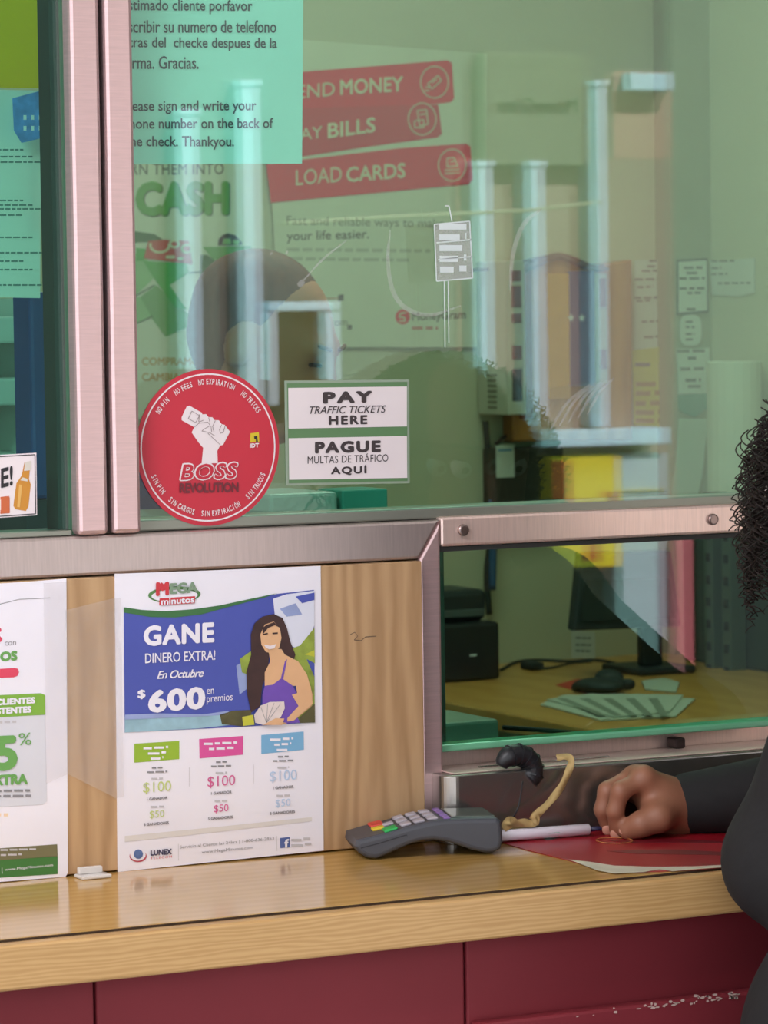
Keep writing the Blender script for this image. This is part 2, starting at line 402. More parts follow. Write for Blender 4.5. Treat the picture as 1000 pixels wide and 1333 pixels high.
# scuffs on the big pane: the ring left by an old sticker, a few scratches, painted sheen of the plastic wrap
scuff_sheen = clear_mat('scuff_and_sheen', (.95, .95, .95), .05, .3, .34)
sc = MB()
def stroke(pts, wpx, Y=GF-.0004):
    p = [Vector((a, b, 0)) for a, b in pts]; p = spline(p, 6); L, R2 = [], []
    for i, q in enumerate(p):
        t = (p[min(i+1, len(p)-1)]-p[max(i-1, 0)]).normalized(); n = Vector((-t.y, t.x, 0))*wpx*.5*math.sin(math.pi*(i+.6)/(len(p)+.2))**.5
        L.append(on((q+n).x, (q+n).y, Y)); R2.append(on((q-n).x, (q-n).y, Y))
    m = len(p); sc.add(L+R2, [(i, i+1, m+i+1, m+i) for i in range(m-1)], scuff_sheen)
stroke([(508, 300), (505, 340), (512, 380), (530, 402), (560, 410), (600, 398)], 6)
stroke([(664, 378), (668, 330), (682, 292), (705, 272)], 6)
stroke([(395, 365), (420, 338), (452, 312)], 3); stroke([(388, 372), (396, 366)], 8)
for k in range(5): stroke([(716+k*12, 560-k*5), (738+k*11, 525-k*4), (768+k*8, 500-k*2)], 4)  # paints the sheen lines of the clear plastic wrap onto the pane
stroke([(352, 329), (354, 331)], 5); stroke([(372, 328), (375, 330)], 5)
part(sc, 'scratches', pane, 'pale scratches, painted sheen lines and the ring of an old sticker')

win2 = empty('window_2', (-.3, .02, zb1)); struct(win2, 'left service window with green glass beyond the double steel post', 'window')
part(MB().box((pA0, -.012, zb1+.001), (pA1, .03, WT), steel, .004), 'post', win2)
xj0, xj1 = xb(60, 340, .03), xb(82, 340, .03)
part(MB().box((xj0, .012, zb1+.001), (xj1, .040, WT), mat('dark_jamb', (52, 54, 52), .5)), 'jamb', win2)
part(MB().box((xj1+.0005, .004, zb1+.001), (pA0-.0005, .036, WT), mat('green_glass_edge_dark', (70, 110, 84), .3)), 'glass_edge', win2)
part(MB().box((-1.19, GF, zb1+.006), (xj1-.0005, GF+.004, WT), glass), 'pane', win2, 'green glass pane of the left window')
part(MB().box((-1.19, .000, zb1+.0005), (pA0-.002, .046, zb1+.0055), mat('glazing_bead', (0, 0, 0)), .001), 'glazing_bead', win2)

# ------------------------------------------------------------------ lamps
def lamp(c, sx, sy, s, label, tint=(255, 244, 230)):
    e = empty('ceiling_light', (c[0], c[1], 2.749)); tag(e, label, 'lamp', 'ceiling panels')
    b = MB(); m = mat('lamp_frame', (235, 235, 235), .5)
    b.box((c[0]-sx/2-.03, c[1]-sy/2-.03, 2.715), (c[0]+sx/2+.03, c[1]+sy/2+.03, 2.749), m, .004); b.build('frame', e)
    b = MB(); b.box((c[0]-sx/2, c[1]-sy/2, 2.708), (c[0]+sx/2, c[1]+sy/2, 2.7145), mat('lamp_diffuser_%g' % s, tint, .5, emit=s)); b.build('diffuser', e)
lamp((1.0, 1.35), 1.2, .6, INDOOR_LAMP, 'ceiling light panel over the office behind the glass, out of view')
lamp((-1.5, -1.05), 1.2, .6, HALL_FILL_LAMP, 'unseen light panel added over the customers to brighten the counter from the left', (250, 248, 255))  # added lamp, gives the counter its fall-off from left to right
#NEXT
# ------------------------------------------------------------------ stickers on the front of the glass
def circle_pts(c, r, n=64, Y=0): return [Vector((c.x+r*math.cos(2*math.pi*k/n), Y, c.z+r*math.sin(2*math.pi*k/n))) for k in range(n)]
Ys = GF-.0006
bc = on(271, 582.5, Ys); RB = .0745
b = MB(); b.prism(circle_pts(bc, RB, 72, Ys), (0, -.0006, 0), mat('sticker_red', (200, 42, 62), .4, 0, .05, 6))
boss = tag(b.build('round_sticker'), 'round red sticker with a white raised fist and BOSS lettering', 'sticker')
wht = mat('sticker_white', (236, 224, 226), .5); pink = mat('sticker_pink_line', (236, 170, 178), .5)
yq = Ys-.0010
b = MB(); n = 72; a = circle_pts(bc, RB*.945, n, yq); c = circle_pts(bc, RB*.925, n, yq)
b.add(a+c, [(i, (i+1) % n, n+(i+1) % n, n+i) for i in range(n)], wht); b.build('ring', boss)
def arc_text(b, txt, r, mid, h, m, inward=False, width=.60, bold=.02):
    tot = sum(1.0 if ch != ' ' else .6 for ch in txt)*h*width; ang = mid + (-1 if inward else 1)*tot/2/r
    for ch in txt:
        st = h*width*(1.0 if ch != ' ' else .6); mid_a = ang+(1 if inward else -1)*st/2/r
        if ch != ' ':
            v, f = glyphs(ch, bold); lo, hi = v.min(0), v.max(0); wv = hi-lo; vs = []
            for p in v:
                u = ((p[0]-lo[0])/max(wv[0], 1e-6)-.5)*min(st*.84, wv[0]*h*.95); q = (p[1]-(0.0))/.7*h-h/2
                if inward: e_r = Vector((-math.cos(mid_a), 0, -math.sin(mid_a))); e_t = Vector((-math.sin(mid_a), 0, math.cos(mid_a)))
                else: e_r = Vector((math.cos(mid_a), 0, math.sin(mid_a))); e_t = Vector((math.sin(mid_a), 0, -math.cos(mid_a)))
                vs.append(Vector((bc.x, yq, bc.z))+Vector((math.cos(mid_a), 0, math.sin(mid_a)))*r+e_t*u+e_r*q+Vector((0, -p[2], 0)))
            b.add(vs, f, m)
        ang += (1 if inward else -1)*st/r
b = MB(); hh = .0052; rr = RB*.84
for t, ad in (('NO PIN', 139), ('NO FEES', 114), ('NO EXPIRATION', 81), ('NO TRICKS', 43)): arc_text(b, t, rr, math.radians(ad), hh, wht)
b.build('upper_rim_lettering', boss); b = MB()
for t, ad in (('SIN PIN', 212), ('SIN CARGOS', 242), ('SIN EXPIRACIÓN', 281), ('SIN TRUCOS', 322)): arc_text(b, t, rr, math.radians(ad), hh, wht, True)
b.build('lower_rim_lettering', boss)
k = crop(170, 475, 5)
S = Sheet(Ys, .0006); S.root = boss
fist = k((380, 265), (460, 310), (465, 322), (490, 320), (505, 340), (530, 340), (545, 360), (572, 360), (590, 385), (610, 390), (645, 435), (600, 520), (580, 525), (562, 560), (565, 640), (460, 640), (470, 540), (440, 505), (395, 440), (412, 405), (330, 360), (330, 340), (362, 272))
S.poly('fist', fist, wht, 1)
gl_ = mat('fist_outline', (150, 130, 130), .6)
def line(S, name, pts, wpx, m, lay=2):
    for (x0, y0), (x1, y1) in zip(pts[:-1], pts[1:]):
        L = math.hypot(x1-x0, y1-y0) or 1; nx, ny = -(y1-y0)/L*wpx/2, (x1-x0)/L*wpx/2
        S.poly(name, [(x0+nx, y0+ny), (x1+nx, y1+ny), (x1-nx, y1-ny), (x0-nx, y0-ny)], m, lay)
for pts in (((395, 300), (372, 350), (420, 375), (445, 330), (395, 300)), ((445, 322), (440, 372), (470, 360)), ((412, 405), (440, 380), (500, 372), (515, 395), (470, 420), (460, 432)), ((460, 430), (510, 440), (545, 462)), ((505, 342), (512, 372)), ((548, 362), (530, 400), (540, 440)), ((590, 388), (575, 420), (580, 445), (600, 440), (612, 395)), ((500, 445), (580, 520)), ((520, 400), (525, 440))):
    line(S, 'fist', k(*pts), .7, gl_)
S.text('boss_lettering', 'BOSS', *k((312, 758), (700, 746)), 24, wht, .06, .18, 1.02, 2)
S.text('boss_lettering', 'BOSS', *k((322, 750), (692, 738)), 20.5, mat('boss_red', (196, 40, 60), .45), .02, .18, 1.08, 3)
S.text('revolution_lettering', 'REVOLUTION', *k((314, 835), (700, 830)), 13.5, mat('revolution_ink', (116, 42, 52), .5), .05, 0, 1, 2)
S.poly('yellow_mark', k((778, 445), (832, 438), (836, 500), (776, 506)), mat('mark_yellow', (214, 190, 40), .5), 1)
S.poly('yellow_mark', k((800, 465), (820, 462), (826, 505), (812, 506), (812, 482), (802, 484)), ink, 2)
S.text('yellow_mark', 'IDT', *k((772, 540), (832, 536)), 5.6, wht, .05, 0, 1, 2)
S.done()

# pay sign: two white labels in a green holder
S = Sheet(Ys, .0006)
grn = mat('holder_green', (98, 136, 92), .4)
S.base('pay_sign', [(370, 495.5), (532, 494), (533, 629), (372, 632)], mat('holder_edge', (150, 166, 146), .35), 'green sign holder with white PAY TRAFFIC TICKETS HERE and PAGUE labels', 'sign')
S.poly('green_back', [(373, 499), (529.5, 497), (530, 626), (375.5, 629)], grn, 1)
S.poly('upper_label', [(374.5, 505), (529, 503), (529, 555), (375, 558)], wht, 2); S.poly('lower_label', [(375, 570.5), (529, 567.5), (529.5, 622), (375.7, 624.5)], wht, 2)
k = crop(360, 485, 5.556)
dk = mat('sign_lettering', (66, 56, 58), .5)
S.text('upper_label', 'PAY', *k((330, 225), (688, 216)), 15.5, dk, .06, 0, 1.3, 3)
S.text('upper_label', 'TRAFFIC TICKETS', *k((233, 299), (788, 290)), 9.8, dk, .005, .3, 1.0, 3)
S.text('upper_label', 'HERE', *k((372, 378), (652, 372)), 11.8, dk, .045, 0, 1.25, 3)
S.text('lower_label', 'PAGUE', *k((272, 586), (750, 574)), 15.5, dk, .055, 0, 1.2, 3)
S.text('lower_label', 'MULTAS DE TRAFICO', *k((220, 660), (803, 643)), 9.8, dk, .003, 0, 1.06, 3)
S.poly('lower_label', k((643, 592), (652, 584), (657, 586), (649, 594)), dk, 3)
S.text('lower_label', 'AQUI', *k((388, 745), (646, 738)), 11.5, dk, .04, 0, 1.2, 3)
S.poly('lower_label', k((632, 672), (640, 664), (646, 666), (638, 674)), dk, 3)
S.done()

# beer sign on the left window
S = Sheet(GF-.0006, .0006)
S.base('beer_sign', [(-70, 596), (47, 589.5), (48, 670.5), (-70, 679)], wht, 'white sign with an amber beer bottle at the far left window', 'sign')
for p in (((-68, 598), (45, 591.8)), ((45, 591.8), (46, 668.8)), ((46, 668.8), (-68, 676.5))): line(S, 'border_line', p, 1.2, ink, 1)
k = crop(0, 330, 2.96)
S.text('lettering', 'E!', *k((2, 905), (48, 893)), 26, ink, .03, 0, 1.0, 1)
S.text('orange_lettering', 'I', *k((2, 1003), (36, 998)), 22, mat('lettering_orange', (206, 104, 60), .5), .09, 0, 1, 1)
S.poly('orange_lettering', k((0, 1003), (36, 1000), (36, 986), (0, 988)), MATS['lettering_orange'], 1); S.poly('orange_lettering', k((0, 948), (34, 944), (34, 934), (0, 938)), MATS['lettering_orange'], 1)
S.poly('bottle', k((93, 805), (117, 800), (113, 840), (110, 870), (117, 890), (108, 975), (98, 992), (58, 985), (50, 972), (62, 885), (82, 855)), mat('bottle_amber', (206, 140, 48), .4), 1)
S.poly('bottle', k((95, 803), (118, 799), (115, 835), (90, 838)), mat('bottle_neck_foil', (216, 208, 196), .4), 2)
S.poly('bottle', k((85, 862), (104, 868), (104, 878), (76, 874)), MATS['bottle_neck_foil'], 2); S.poly('bottle', k((72, 890), (84, 892), (74, 978), (64, 976)), mat('bottle_shine', (226, 176, 96), .4), 2)
S.done()

# ------------------------------------------------------------------ plywood board, its posters, tape
px0 = -1.2; yb = -.0005
bd = MB(); bd.box((px0, -.012, 1.0715), (xv0-.0012, 0.03, zb0-.0012), ply, .0012)
board = tag(bd.build('plywood_board'), 'brown plywood board standing on the counter under the steel beam', 'board')
YP = -.0122
pm_ = MB(); q_ = [(456, 826), (462, 823), (466, 828), (461, 833), (470, 834), (476, 829), (490, 828)]
for (x0, y0), (x1, y1) in zip(q_[:-1], q_[1:]): pm_.add([on(x0, y0-.5, -.0123), on(x1, y1-.5, -.0123), on(x1, y1+.6, -.0123), on(x0, y0+.6, -.0123)], [(0, 1, 2, 3)], mat('pencil_grey', (112, 92, 74), .8))
pm_.build('pencil_mark', board)
S = Sheet(YP, .0008)
S.base('promo_poster', [(149, 747), (285, 742), (417, 736.5), (421, 1107), (285, 1121), (153, 1135)], white, 'white poster with a smiling woman offering GANE DINERO EXTRA on the plywood board', 'poster')
k = crop(140, 730, 3.448)
blue = mat('poster_blue', (72, 84, 172), .45, 0, .06, 14)
S.poly('photo', k((70, 215), (150, 226), (260, 232), (380, 222), (500, 205), (640, 175), (760, 148), (925, 130), (928, 725), (600, 745), (75, 770)), blue, 1)
gr_ = mat('poster_green', (58, 112, 62), .45)
S.poly('photo', k((70, 208), (150, 220), (260, 226), (380, 217), (500, 200), (640, 170), (760, 145), (700, 165), (520, 212), (420, 240), (300, 254), (190, 252), (120, 240), (70, 232)), gr_, 2)
cloud = mat('poster_cloud', (222, 224, 238), .5, 0, .03); cl2 = mat('poster_pale_blue', (150, 164, 208), .5, 0, .1, 40)
S.poly('photo', k((740, 170), (800, 150), (925, 134), (925, 290), (900, 360), (860, 400), (820, 380), (790, 300), (750, 260)), cloud, 2)
S.poly('photo', k((770, 215), (840, 190), (870, 240), (800, 250)), cl2, 3); S.poly('photo', k((840, 160), (925, 142), (925, 175), (870, 190)), blue, 3)
S.poly('photo', k((75, 700), (180, 690), (330, 695), (520, 680), (560, 735), (400, 752), (75, 770)), mat('poster_sea', (150, 186, 200), .5, 0, .15, 60), 2)
S.poly('photo', k((75, 690), (230, 684), (430, 688), (540, 672), (540, 690), (330, 702), (75, 712)), cl2, 3)
leaf = mat('poster_leaf', (146, 164, 66), .5, 0, .3, 60); dkl = mat('poster_dark_leaf', (84, 80, 48), .5, 0, .3, 60)
S.poly('photo', k((500, 690), (560, 672), (640, 668), (650, 735), (600, 742), (510, 732)), dkl, 3)
S.poly('photo', k((590, 440), (640, 405), (650, 520), (600, 500)), leaf, 3); S.poly('photo', k((575, 470), (600, 455), (640, 560), (590, 600)), cl2, 2)
S.poly('photo', k((800, 400), (860, 380), (925, 300), (927, 460), (890, 440), (925, 520), (927, 725), (840, 728), (880, 560), (840, 480)), leaf, 3)
S.poly('photo', k((860, 700), (926, 640), (927, 725), (850, 727)), dkl, 4); S.poly('photo', k((880, 420), (925, 400), (925, 430)), mat('poster_bright_leaf', (196, 196, 60), .5), 4)
S.poly('photo', k((600, 700), (650, 690), (655, 735), (605, 740)), MATS['poster_bright_leaf'], 4)
skin_p = mat('printed_skin', (226, 178, 134), .5, 0, .04, 40); hair_p = mat('printed_hair', (62, 38, 36), .5, 0, .2, 60); pur = mat('printed_purple', (112, 78, 176), .5, 0, .1, 40)
S.poly('printed_figure', k((690, 250), (740, 238), (780, 255), (800, 300), (815, 360), (838, 420), (830, 450), (790, 440), (720, 420), (715, 500), (690, 560), (680, 650), (640, 680), (622, 600), (618, 500), (640, 420), (638, 330), (655, 280)), hair_p, 5)
S.poly('printed_figure', k((715, 395), (775, 395), (790, 420), (850, 450), (890, 510), (915, 600), (912, 650), (820, 725), (760, 735), (730, 725), (820, 670), (850, 620), (840, 560), (700, 565), (700, 500), (725, 450)), skin_p, 6)
S.poly('printed_figure', k((700, 560), (735, 555), (775, 525), (825, 560), (858, 625), (845, 700), (858, 725), (800, 728), (690, 690), (688, 600)), pur, 7)
S.poly('printed_figure', k((772, 525), (790, 450), (800, 440), (797, 452), (782, 528)), pur, 7)
S.poly('printed_figure', k((820, 600), (852, 590), (905, 560), (914, 640), (830, 715), (800, 720), (800, 705), (850, 650)), skin_p, 8)
S.poly('printed_figure', k((680, 330), (700, 285), (740, 272), (768, 300), (775, 345), (765, 390), (735, 415), (705, 408), (685, 375)), skin_p, 6)
S.poly('printed_figure', k((695, 375), (725, 380), (752, 372), (742, 392), (720, 396), (705, 390)), wht, 7)
for e in (((690, 328), (712, 322), (714, 328), (692, 333)), ((733, 322), (758, 320), (758, 327), (735, 329))): S.poly('printed_figure', k(*e), hair_p, 7)
S.poly('printed_figure', k((705, 288), (740, 274), (768, 300), (745, 288), (715, 300), (690, 330), (690, 300)), hair_p, 7)
S.poly('printed_figure', k((650, 690), (680, 648), (720, 632), (785, 630), (788, 660), (770, 700), (740, 725), (690, 735), (655, 725)), mat('printed_notes', (226, 212, 208), .5, 0, .08, 90), 9)
for q in ((680, 655), (710, 640), (740, 636), (768, 640)): line(S, 'printed_figure', k((705, 725), q), .5, grey_ink, 10)
S.poly('printed_figure', k((690, 735), (745, 705), (785, 706), (775, 735)), skin_p, 10)
S.text('headline', 'GANE', *k((158, 384), (476, 366)), 27, white, .045, 0, 1.08, 3)
S.text('headline', 'DINERO EXTRA!', *k((165, 460), (480, 444)), 13, white, .01, 0, 1.0, 3)
S.text('headline', 'En Octubre', *k((218, 530), (428, 520)), 10.5, white, .015, .35, .9, 3)
S.text('headline', '600', *k((178, 684), (436, 664)), 30, white, .045, 0, 1.05, 3)
S.text('headline', '$', *k((131, 622), (167, 619)), 12.5, white, .04, 0, 1, 3)
S.text('headline', 'en', *k((442, 598), (474, 595)), 6.5, white, 0, 0, 1, 3); S.text('headline', 'premios', *k((442, 645), (558, 635)), 12, white, .0, 0, 1, 3)
S.poly('logo', [(k((298+118*math.cos(t), 152+38*math.sin(t)-.03*118*math.cos(t)))[0]) for t in [i*math.pi/14 for i in range(28)]][::-1], mat('logo_green', (86, 132, 74), .5), 1)
S.poly('logo', [(k((298+104*math.cos(t), 156+28*math.sin(t)-.03*104*math.cos(t)))[0]) for t in [i*math.pi/14 for i in range(28)]][::-1], white, 2)
lr = mat('logo_red', (206, 56, 66), .5)
S.text('logo', 'M', *k((213, 158), (272, 154)), 18, lr, .06, 0, 1, 4); S.text('logo', 'EGA', *k((276, 150), (402, 142)), 14.5, mat('logo_grey_green', (128, 152, 126), .5), .05, 0, 1, 4)
S.poly('logo', k((213, 100), (225, 112), (240, 96), (255, 112), (270, 100), (262, 130), (222, 132)), lr, 3)
S.poly('logo', k((230, 168), (390, 158), (388, 190), (228, 200)), lr, 3); S.text('logo', 'minutos', *k((236, 198), (386, 187)), 8, white, .03, 0, 1, 4)
k = crop(140, 930, 3.448)
for (pts, m, nm) in ((((118, 131), (320, 118), (320, 200), (118, 216)), mat('box_green', (150, 184, 50), .5), 'prize_box'), (((409, 110), (607, 96), (605, 180), (411, 197)), mat('box_pink', (220, 84, 156), .5), 'prize_box'), (((688, 92), (878, 76), (879, 158), (688, 177)), mat('box_blue', (122, 176, 214), .5), 'prize_box')):
    q = k(*pts); S.poly('prize_boxes', q, m, 1); xs = [p[0] for p in q]; x0, x1 = min(xs), max(xs)
    for j, (a, b_) in enumerate(((.2, .75), (.3, .7), (.36, .64)) if m.name != 'box_pink' else ((.1, .86), (.22, .78))):
        S.dashes('prize_boxes', x0+(x1-x0)*a, x0+(x1-x0)*b_, q[0][1]+8+j*7.0-a*3, 3.0, white, -2, 2, j)
cg, cp, cb = mat('ink_lime', (196, 208, 130), .5), mat('ink_magenta', (212, 96, 150), .5), mat('ink_sky', (186, 206, 232), .5)
for (x, y, m, wd) in ((220, 0, cg, 126), (508, -26, cp, 124), (786, -50, cb, 122)):
    S.dashes('prize_text', *[k((x-24, 0))[0][0], k((x+24, 0))[0][0]], k((0, 243+y))[0][1], 2.2, grey_ink, -.6, 2, x); S.dashes('prize_text', k((x-46, 0))[0][0], k((x+46, 0))[0][0], k((0, 262+y))[0][1], 2.2, grey_ink, -1, 2, x+1)
    S.dashes('prize_text', k((x-26, 0))[0][0], k((x+26, 0))[0][0], k((0, 292+y))[0][1], 2.4, pale_ink, -.6, 2, x+2)
    S.text('prize_text', '$100', *k((x-wd/2, 358+y), (x+wd/2, 349+y)), 15.5, m, .0, 0, 1, 2)
    S.text('prize_text', '1 GANADOR', *k((x-46, 386+y), (x+46, 379+y)), 3.6, mat('ink_grey_dark', (110, 106, 110), .5), .02, 0, 1, 2)
    S.dashes('prize_text', k((x-30, 0))[0][0], k((x+30, 0))[0][0], k((0, 418+y))[0][1], 2.4, pale_ink, -.6, 2, x+3)
    S.text('prize_text', '$50', *k((x-34, 470+y), (x+32, 464+y)), 11, m, .0, 0, 1, 2)
    S.text('prize_text', '5 GANADORES', *k((x-60, 500+y), (x+52, 491+y)), 3.6, MATS['ink_grey_dark'], .02, 0, 1, 2)
for x in (364, 652): line(S, 'prize_text', k((x, 250-.04*x), (x, 338-.04*x)), .5, pale_ink, 2)
S.poly('footer', k((75, 545), (480, 505), (915, 460), (915, 478), (480, 528), (75, 572)), mat('footer_rule', (222, 216, 212), .5), 1)
S.text('footer', 'LUNEX', *k((190, 634), (286, 627)), 7.5, mat('footer_navy', (70, 66, 96), .5), .05, 0, 1, 2); S.text('footer', 'TELECOM', *k((190, 650), (286, 642)), 3, MATS['logo_red'], .0, 0, 1.3, 2)
cx, cy = k((135, 628))[0]
S.poly('footer', [(cx+11.2*math.cos(t), cy+2+8*math.sin(t)) for t in [i*math.pi/12 for i in range(24)]][::-1], mat('footer_orbit_red', (190, 70, 90), .5), 1); S.poly('footer', [(cx-.5+10.2*math.cos(t), cy+.2+7.8*math.sin(t)) for t in [i*math.pi/12 for i in range(24)]][::-1], white, 2)
S.poly('footer', [(cx+6*math.cos(t), cy-.6+6.2*math.sin(t)) for t in [i*math.pi/12 for i in range(24)]][::-1], mat('footer_globe', (88, 110, 158), .5, 0, .2, 200), 3)
S.text('footer', 'Servicio al Cliente las 24hrs | 1-800-636-2853', *k((322, 606), (744, 566)), 5.2, grey_ink, 0, 0, 1, 2); S.text('footer', 'www.MegaMinutos.com', *k((420, 628), (650, 606)), 5.2, grey_ink, 0, 0, 1, 2)
line(S, 'footer', k((315, 580), (316, 655)), .5, pale_ink, 2); line(S, 'footer', k((757, 545), (758, 612)), .5, pale_ink, 2)
fbm = mat('footer_blue', (84, 102, 160), .5); S.poly('footer', k((772, 554), (816, 549), (817, 595), (773, 600)), fbm, 1); S.text('footer', 'f', *k((790, 598), (812, 595)), 11, white, .04, 0, 1, 2)
S.dashes('footer', *[k((822, 0))[0][0], k((914, 0))[0][0]], k((0, 568))[0][1], 3, pale_ink, -3, 2, 5); S.dashes('footer', k((822, 0))[0][0], k((912, 0))[0][0], k((0, 592))[0][1], 3, pale_ink, -3, 2, 6)
S.done()

S = Sheet(YP, .0008)
S.base('discount_flyer', [(-125, 767), (40, 757), (86, 753), (88, 1136), (85, 1141), (-125, 1158)], white, 'white flyer with green CLIENTES box and 5% EXTRA, cut by the left edge', 'flyer')
k = crop(0, 740, 3.25)
line(S, 'curved_line', k((-60, 175), (0, 150), (80, 130), (210, 124)), .8, grey_ink, 1)
S.text('red_lettering', 'S', *k((-70, 322), (8, 318)), 22, mat('flyer_red', (222, 70, 96), .5), .05, 0, 1, 1); S.text('lettering', 'con', *k((18, 326), (66, 323)), 5, grey_ink, 0, 0, 1, 1)
S.text('green_lettering', 'OS', *k((-2, 394), (72, 389)), 13, mat('flyer_green', (106, 164, 84), .5), .06, 0, 1, 1)
S.poly('red_pill', k((-80, 430), (60, 420), (74, 424), (79, 438), (72, 454), (55, 460), (-80, 466)), MATS['flyer_red'], 1)
bx = mat('flyer_box', (214, 214, 222), .5)
S.poly('offer_box', k((-100, 540), (170, 527), (188, 535), (196, 985), (180, 998), (-100, 1014)), bx, 1)
S.poly('offer_box', k((-100, 540), (170, 527), (188, 535), (190, 618), (-100, 634)), mat('flyer_banner', (128, 176, 62), .5), 2)
S.text('offer_box', 'CLIENTES', *k((-20, 579), (146, 570)), 8.6, white, .06, 0, 1, 3); S.text('offer_box', 'EXISTENTES', *k((-72, 620), (130, 609)), 8.8, white, .06, 0, 1, 3)
S.dashes('offer_box', k((-40, 0))[0][0], k((66, 0))[0][0], k((0, 655))[0][1], 3, pale_ink, -1, 2, 3)
fg = MATS['flyer_green']
S.text('offer_box', '5', *k((-30, 858), (72, 853)), 46, fg, .045, 0, 1, 3); S.text('offer_box', '%', *k((76, 748), (130, 745)), 16, fg, .0, 0, 1, 3)
S.text('offer_box', 'EXTRA', *k((-58, 920), (114, 911)), 14, fg, .06, 0, 1, 3)
S.dashes('offer_box', -20, k((124, 0))[0][0], k((0, 946))[0][1], 3, grey_ink, -1, 3, 4); S.dashes('offer_box', -20, k((128, 0))[0][0], k((0, 968))[0][1], 3, grey_ink, -1, 3, 5)
S.dashes('peach_line', -12, 10, k((0, 1048))[0][1], 4, mat('flyer_peach', (240, 214, 180), .5), 0, 1, 6)
S.poly('footer', k((-100, 1190), (240, 1166), (242, 1218), (-100, 1240)), mat('flyer_olive', (118, 112, 78), .5), 1)
S.poly('footer', k((-100, 1240), (242, 1216), (242, 1292), (-100, 1314)), mat('flyer_footer_green', (64, 120, 56), .5), 1)
S.dashes('footer', -20, k((155, 0))[0][0], k((0, 1196))[0][1], 2.4, pale_ink, -2, 2, 8); S.dashes('footer', -20, k((90, 0))[0][0], k((0, 1218))[0][1], 2.4, pale_ink, -2, 2, 9)
S.text('footer', 'www.MegaMinutos.com', *k((18, 1282), (222, 1262)), 4.5, white, 0, 0, 1, 2); line(S, 'footer', k((6, 1265), (7, 1290)), .6, white, 2)
S.done()

# clear tape over the plywood between the two sheets, and a small clear foot on the counter
tape_m = clear_mat('clear_tape', (.96, .95, .95), .045, .22, .22)
b = MB(); kk = crop(0, 730, 3.1)
def crumple(b, pts, m, Y=-.0145, seed=1, n=(7, 26)):
    rr = random.Random(seed); vs = []; fs = []
    for j in range(n[1]+1):
        for i in range(n[0]+1):
            u, v = i/n[0], j/n[1]; a = [pts[0][t]*(1-u)+pts[1][t]*u for t in (0, 1)]; c = [pts[3][t]*(1-u)+pts[2][t]*u for t in (0, 1)]
            vs.append(on(a[0]*(1-v)+c[0]*v, a[1]*(1-v)+c[1]*v, Y-rr.uniform(0, .0016)))
    for j in range(n[1]):
        for i in range(n[0]): q = j*(n[0]+1)+i; fs.append((q, q+1, q+n[0]+2, q+n[0]+1))
    b.add(vs, fs, m, True)
crumple(b, kk((262, 200), (464, 150), (462, 955), (272, 860)), tape_m)
tag(b.build('clear_tape'), 'crumpled strip of clear tape over the plywood between flyer and poster', 'tape')
b = MB(); crumple(b, kk((176, 90), (268, 84), (274, 860), (186, 900)), tape_m, -.0144, 5); tag(b.build('clear_tape'), 'clear wrinkled tape over the right edge of the 5% flyer', 'tape')
b = MB(); crumple(b, kk((458, 150), (488, 150), (500, 950), (462, 960)), tape_m, -.0144, 8, (3, 26)); tag(b.build('clear_tape'), 'clear wrinkled tape along the left edge of the woman poster', 'tape')
f0 = onz(106, 1146, 1.0702); f1 = onz(148, 1143, 1.0702); fm = mat('milky_plastic', (214, 208, 204), .25, 0, .03, 20, 0, (1, 1, 1), .6)
b = MB(); b.box((f0.x+.001, f0.y-.0, 1.0702), (f1.x, f0.y+.020, 1.0735), fm, .001); b.box((f0.x+.003, f0.y+.012, 1.0735), (f1.x-.004, f0.y+.018, 1.080), fm, .001)
tag(b.build('plastic_clip'), 'small milky plastic clip standing on the counter between the two posters', 'clip')
#NEXT2
# ------------------------------------------------------------------ deal tray in the counter
tx0, tx1 = on(579, 1045, -.030).x, 1.02
zt0 = on(700, 1000, -.030).z                     # front lip
YT = -.034
tray = empty('deal_tray', ((tx0+tx1)/2, 0, 1.0705)); tag(tray, 'stainless steel deal tray under the lower glass pane', 'tray')
b = MB(); r = .014
out = []
def arc(cx, cy, a0, a1, n=7): return [(cx+r*math.cos(math.radians(a0+(a1-a0)*i/n)), cy+r*math.sin(math.radians(a0+(a1-a0)*i/n))) for i in range(n+1)]
yk = .030
out = arc(tx0+r, YT+r, 180, 270)+arc(tx1-r, YT+r, 270, 360)+[(tx1, yk), (tx0, yk)]
ztop = on(700, 1001, YT).z
bm = bmesh.new(); lo = [bm.verts.new((x, y, 1.0706)) for x, y in out]; hi = [bm.verts.new((x, y, ztop)) for x, y in out]
inn = [((x-(tx0+tx1)/2)*.986+(tx0+tx1)/2, YT+.012+(y-YT)*.5) for x, y in out]
hi2 = [bm.verts.new((x, y, ztop)) for x, y in inn]
n = len(out)
for i in range(n):
    j = (i+1) % n; bm.faces.new((lo[i], lo[j], hi[j], hi[i])); bm.faces.new((hi[i], hi[j], hi2[j], hi2[i]))
bm.faces.new(hi2); bm.faces.new(lo[::-1]); bmesh.ops.recalc_face_normals(bm, faces=bm.faces)
es = [e for e in bm.edges if all(abs(v.co.z-ztop) < 1e-6 for v in e.verts) and not ((e.verts[0] in hi) ^ (e.verts[1] in hi))]
bmesh.ops.bevel(bm, geom=es, offset=.0022, segments=3, affect='EDGES', profile=.5)
b.bmesh(bm, steel_t); b.build('tray_box', tray)
b = MB(); b.box((tx0+.012, YT+.006, ztop+.0002), (tx1-.012, .0300, ztop+.0016), steel_r, .0006); b.build('rim', tray)
zb_ = zg0-.009
b = MB(); b.box((xv1+.002, .031, ztop-.004), (1.12, .046, zb_+.004), steel_r, .002); b.build('back_plate', tray)
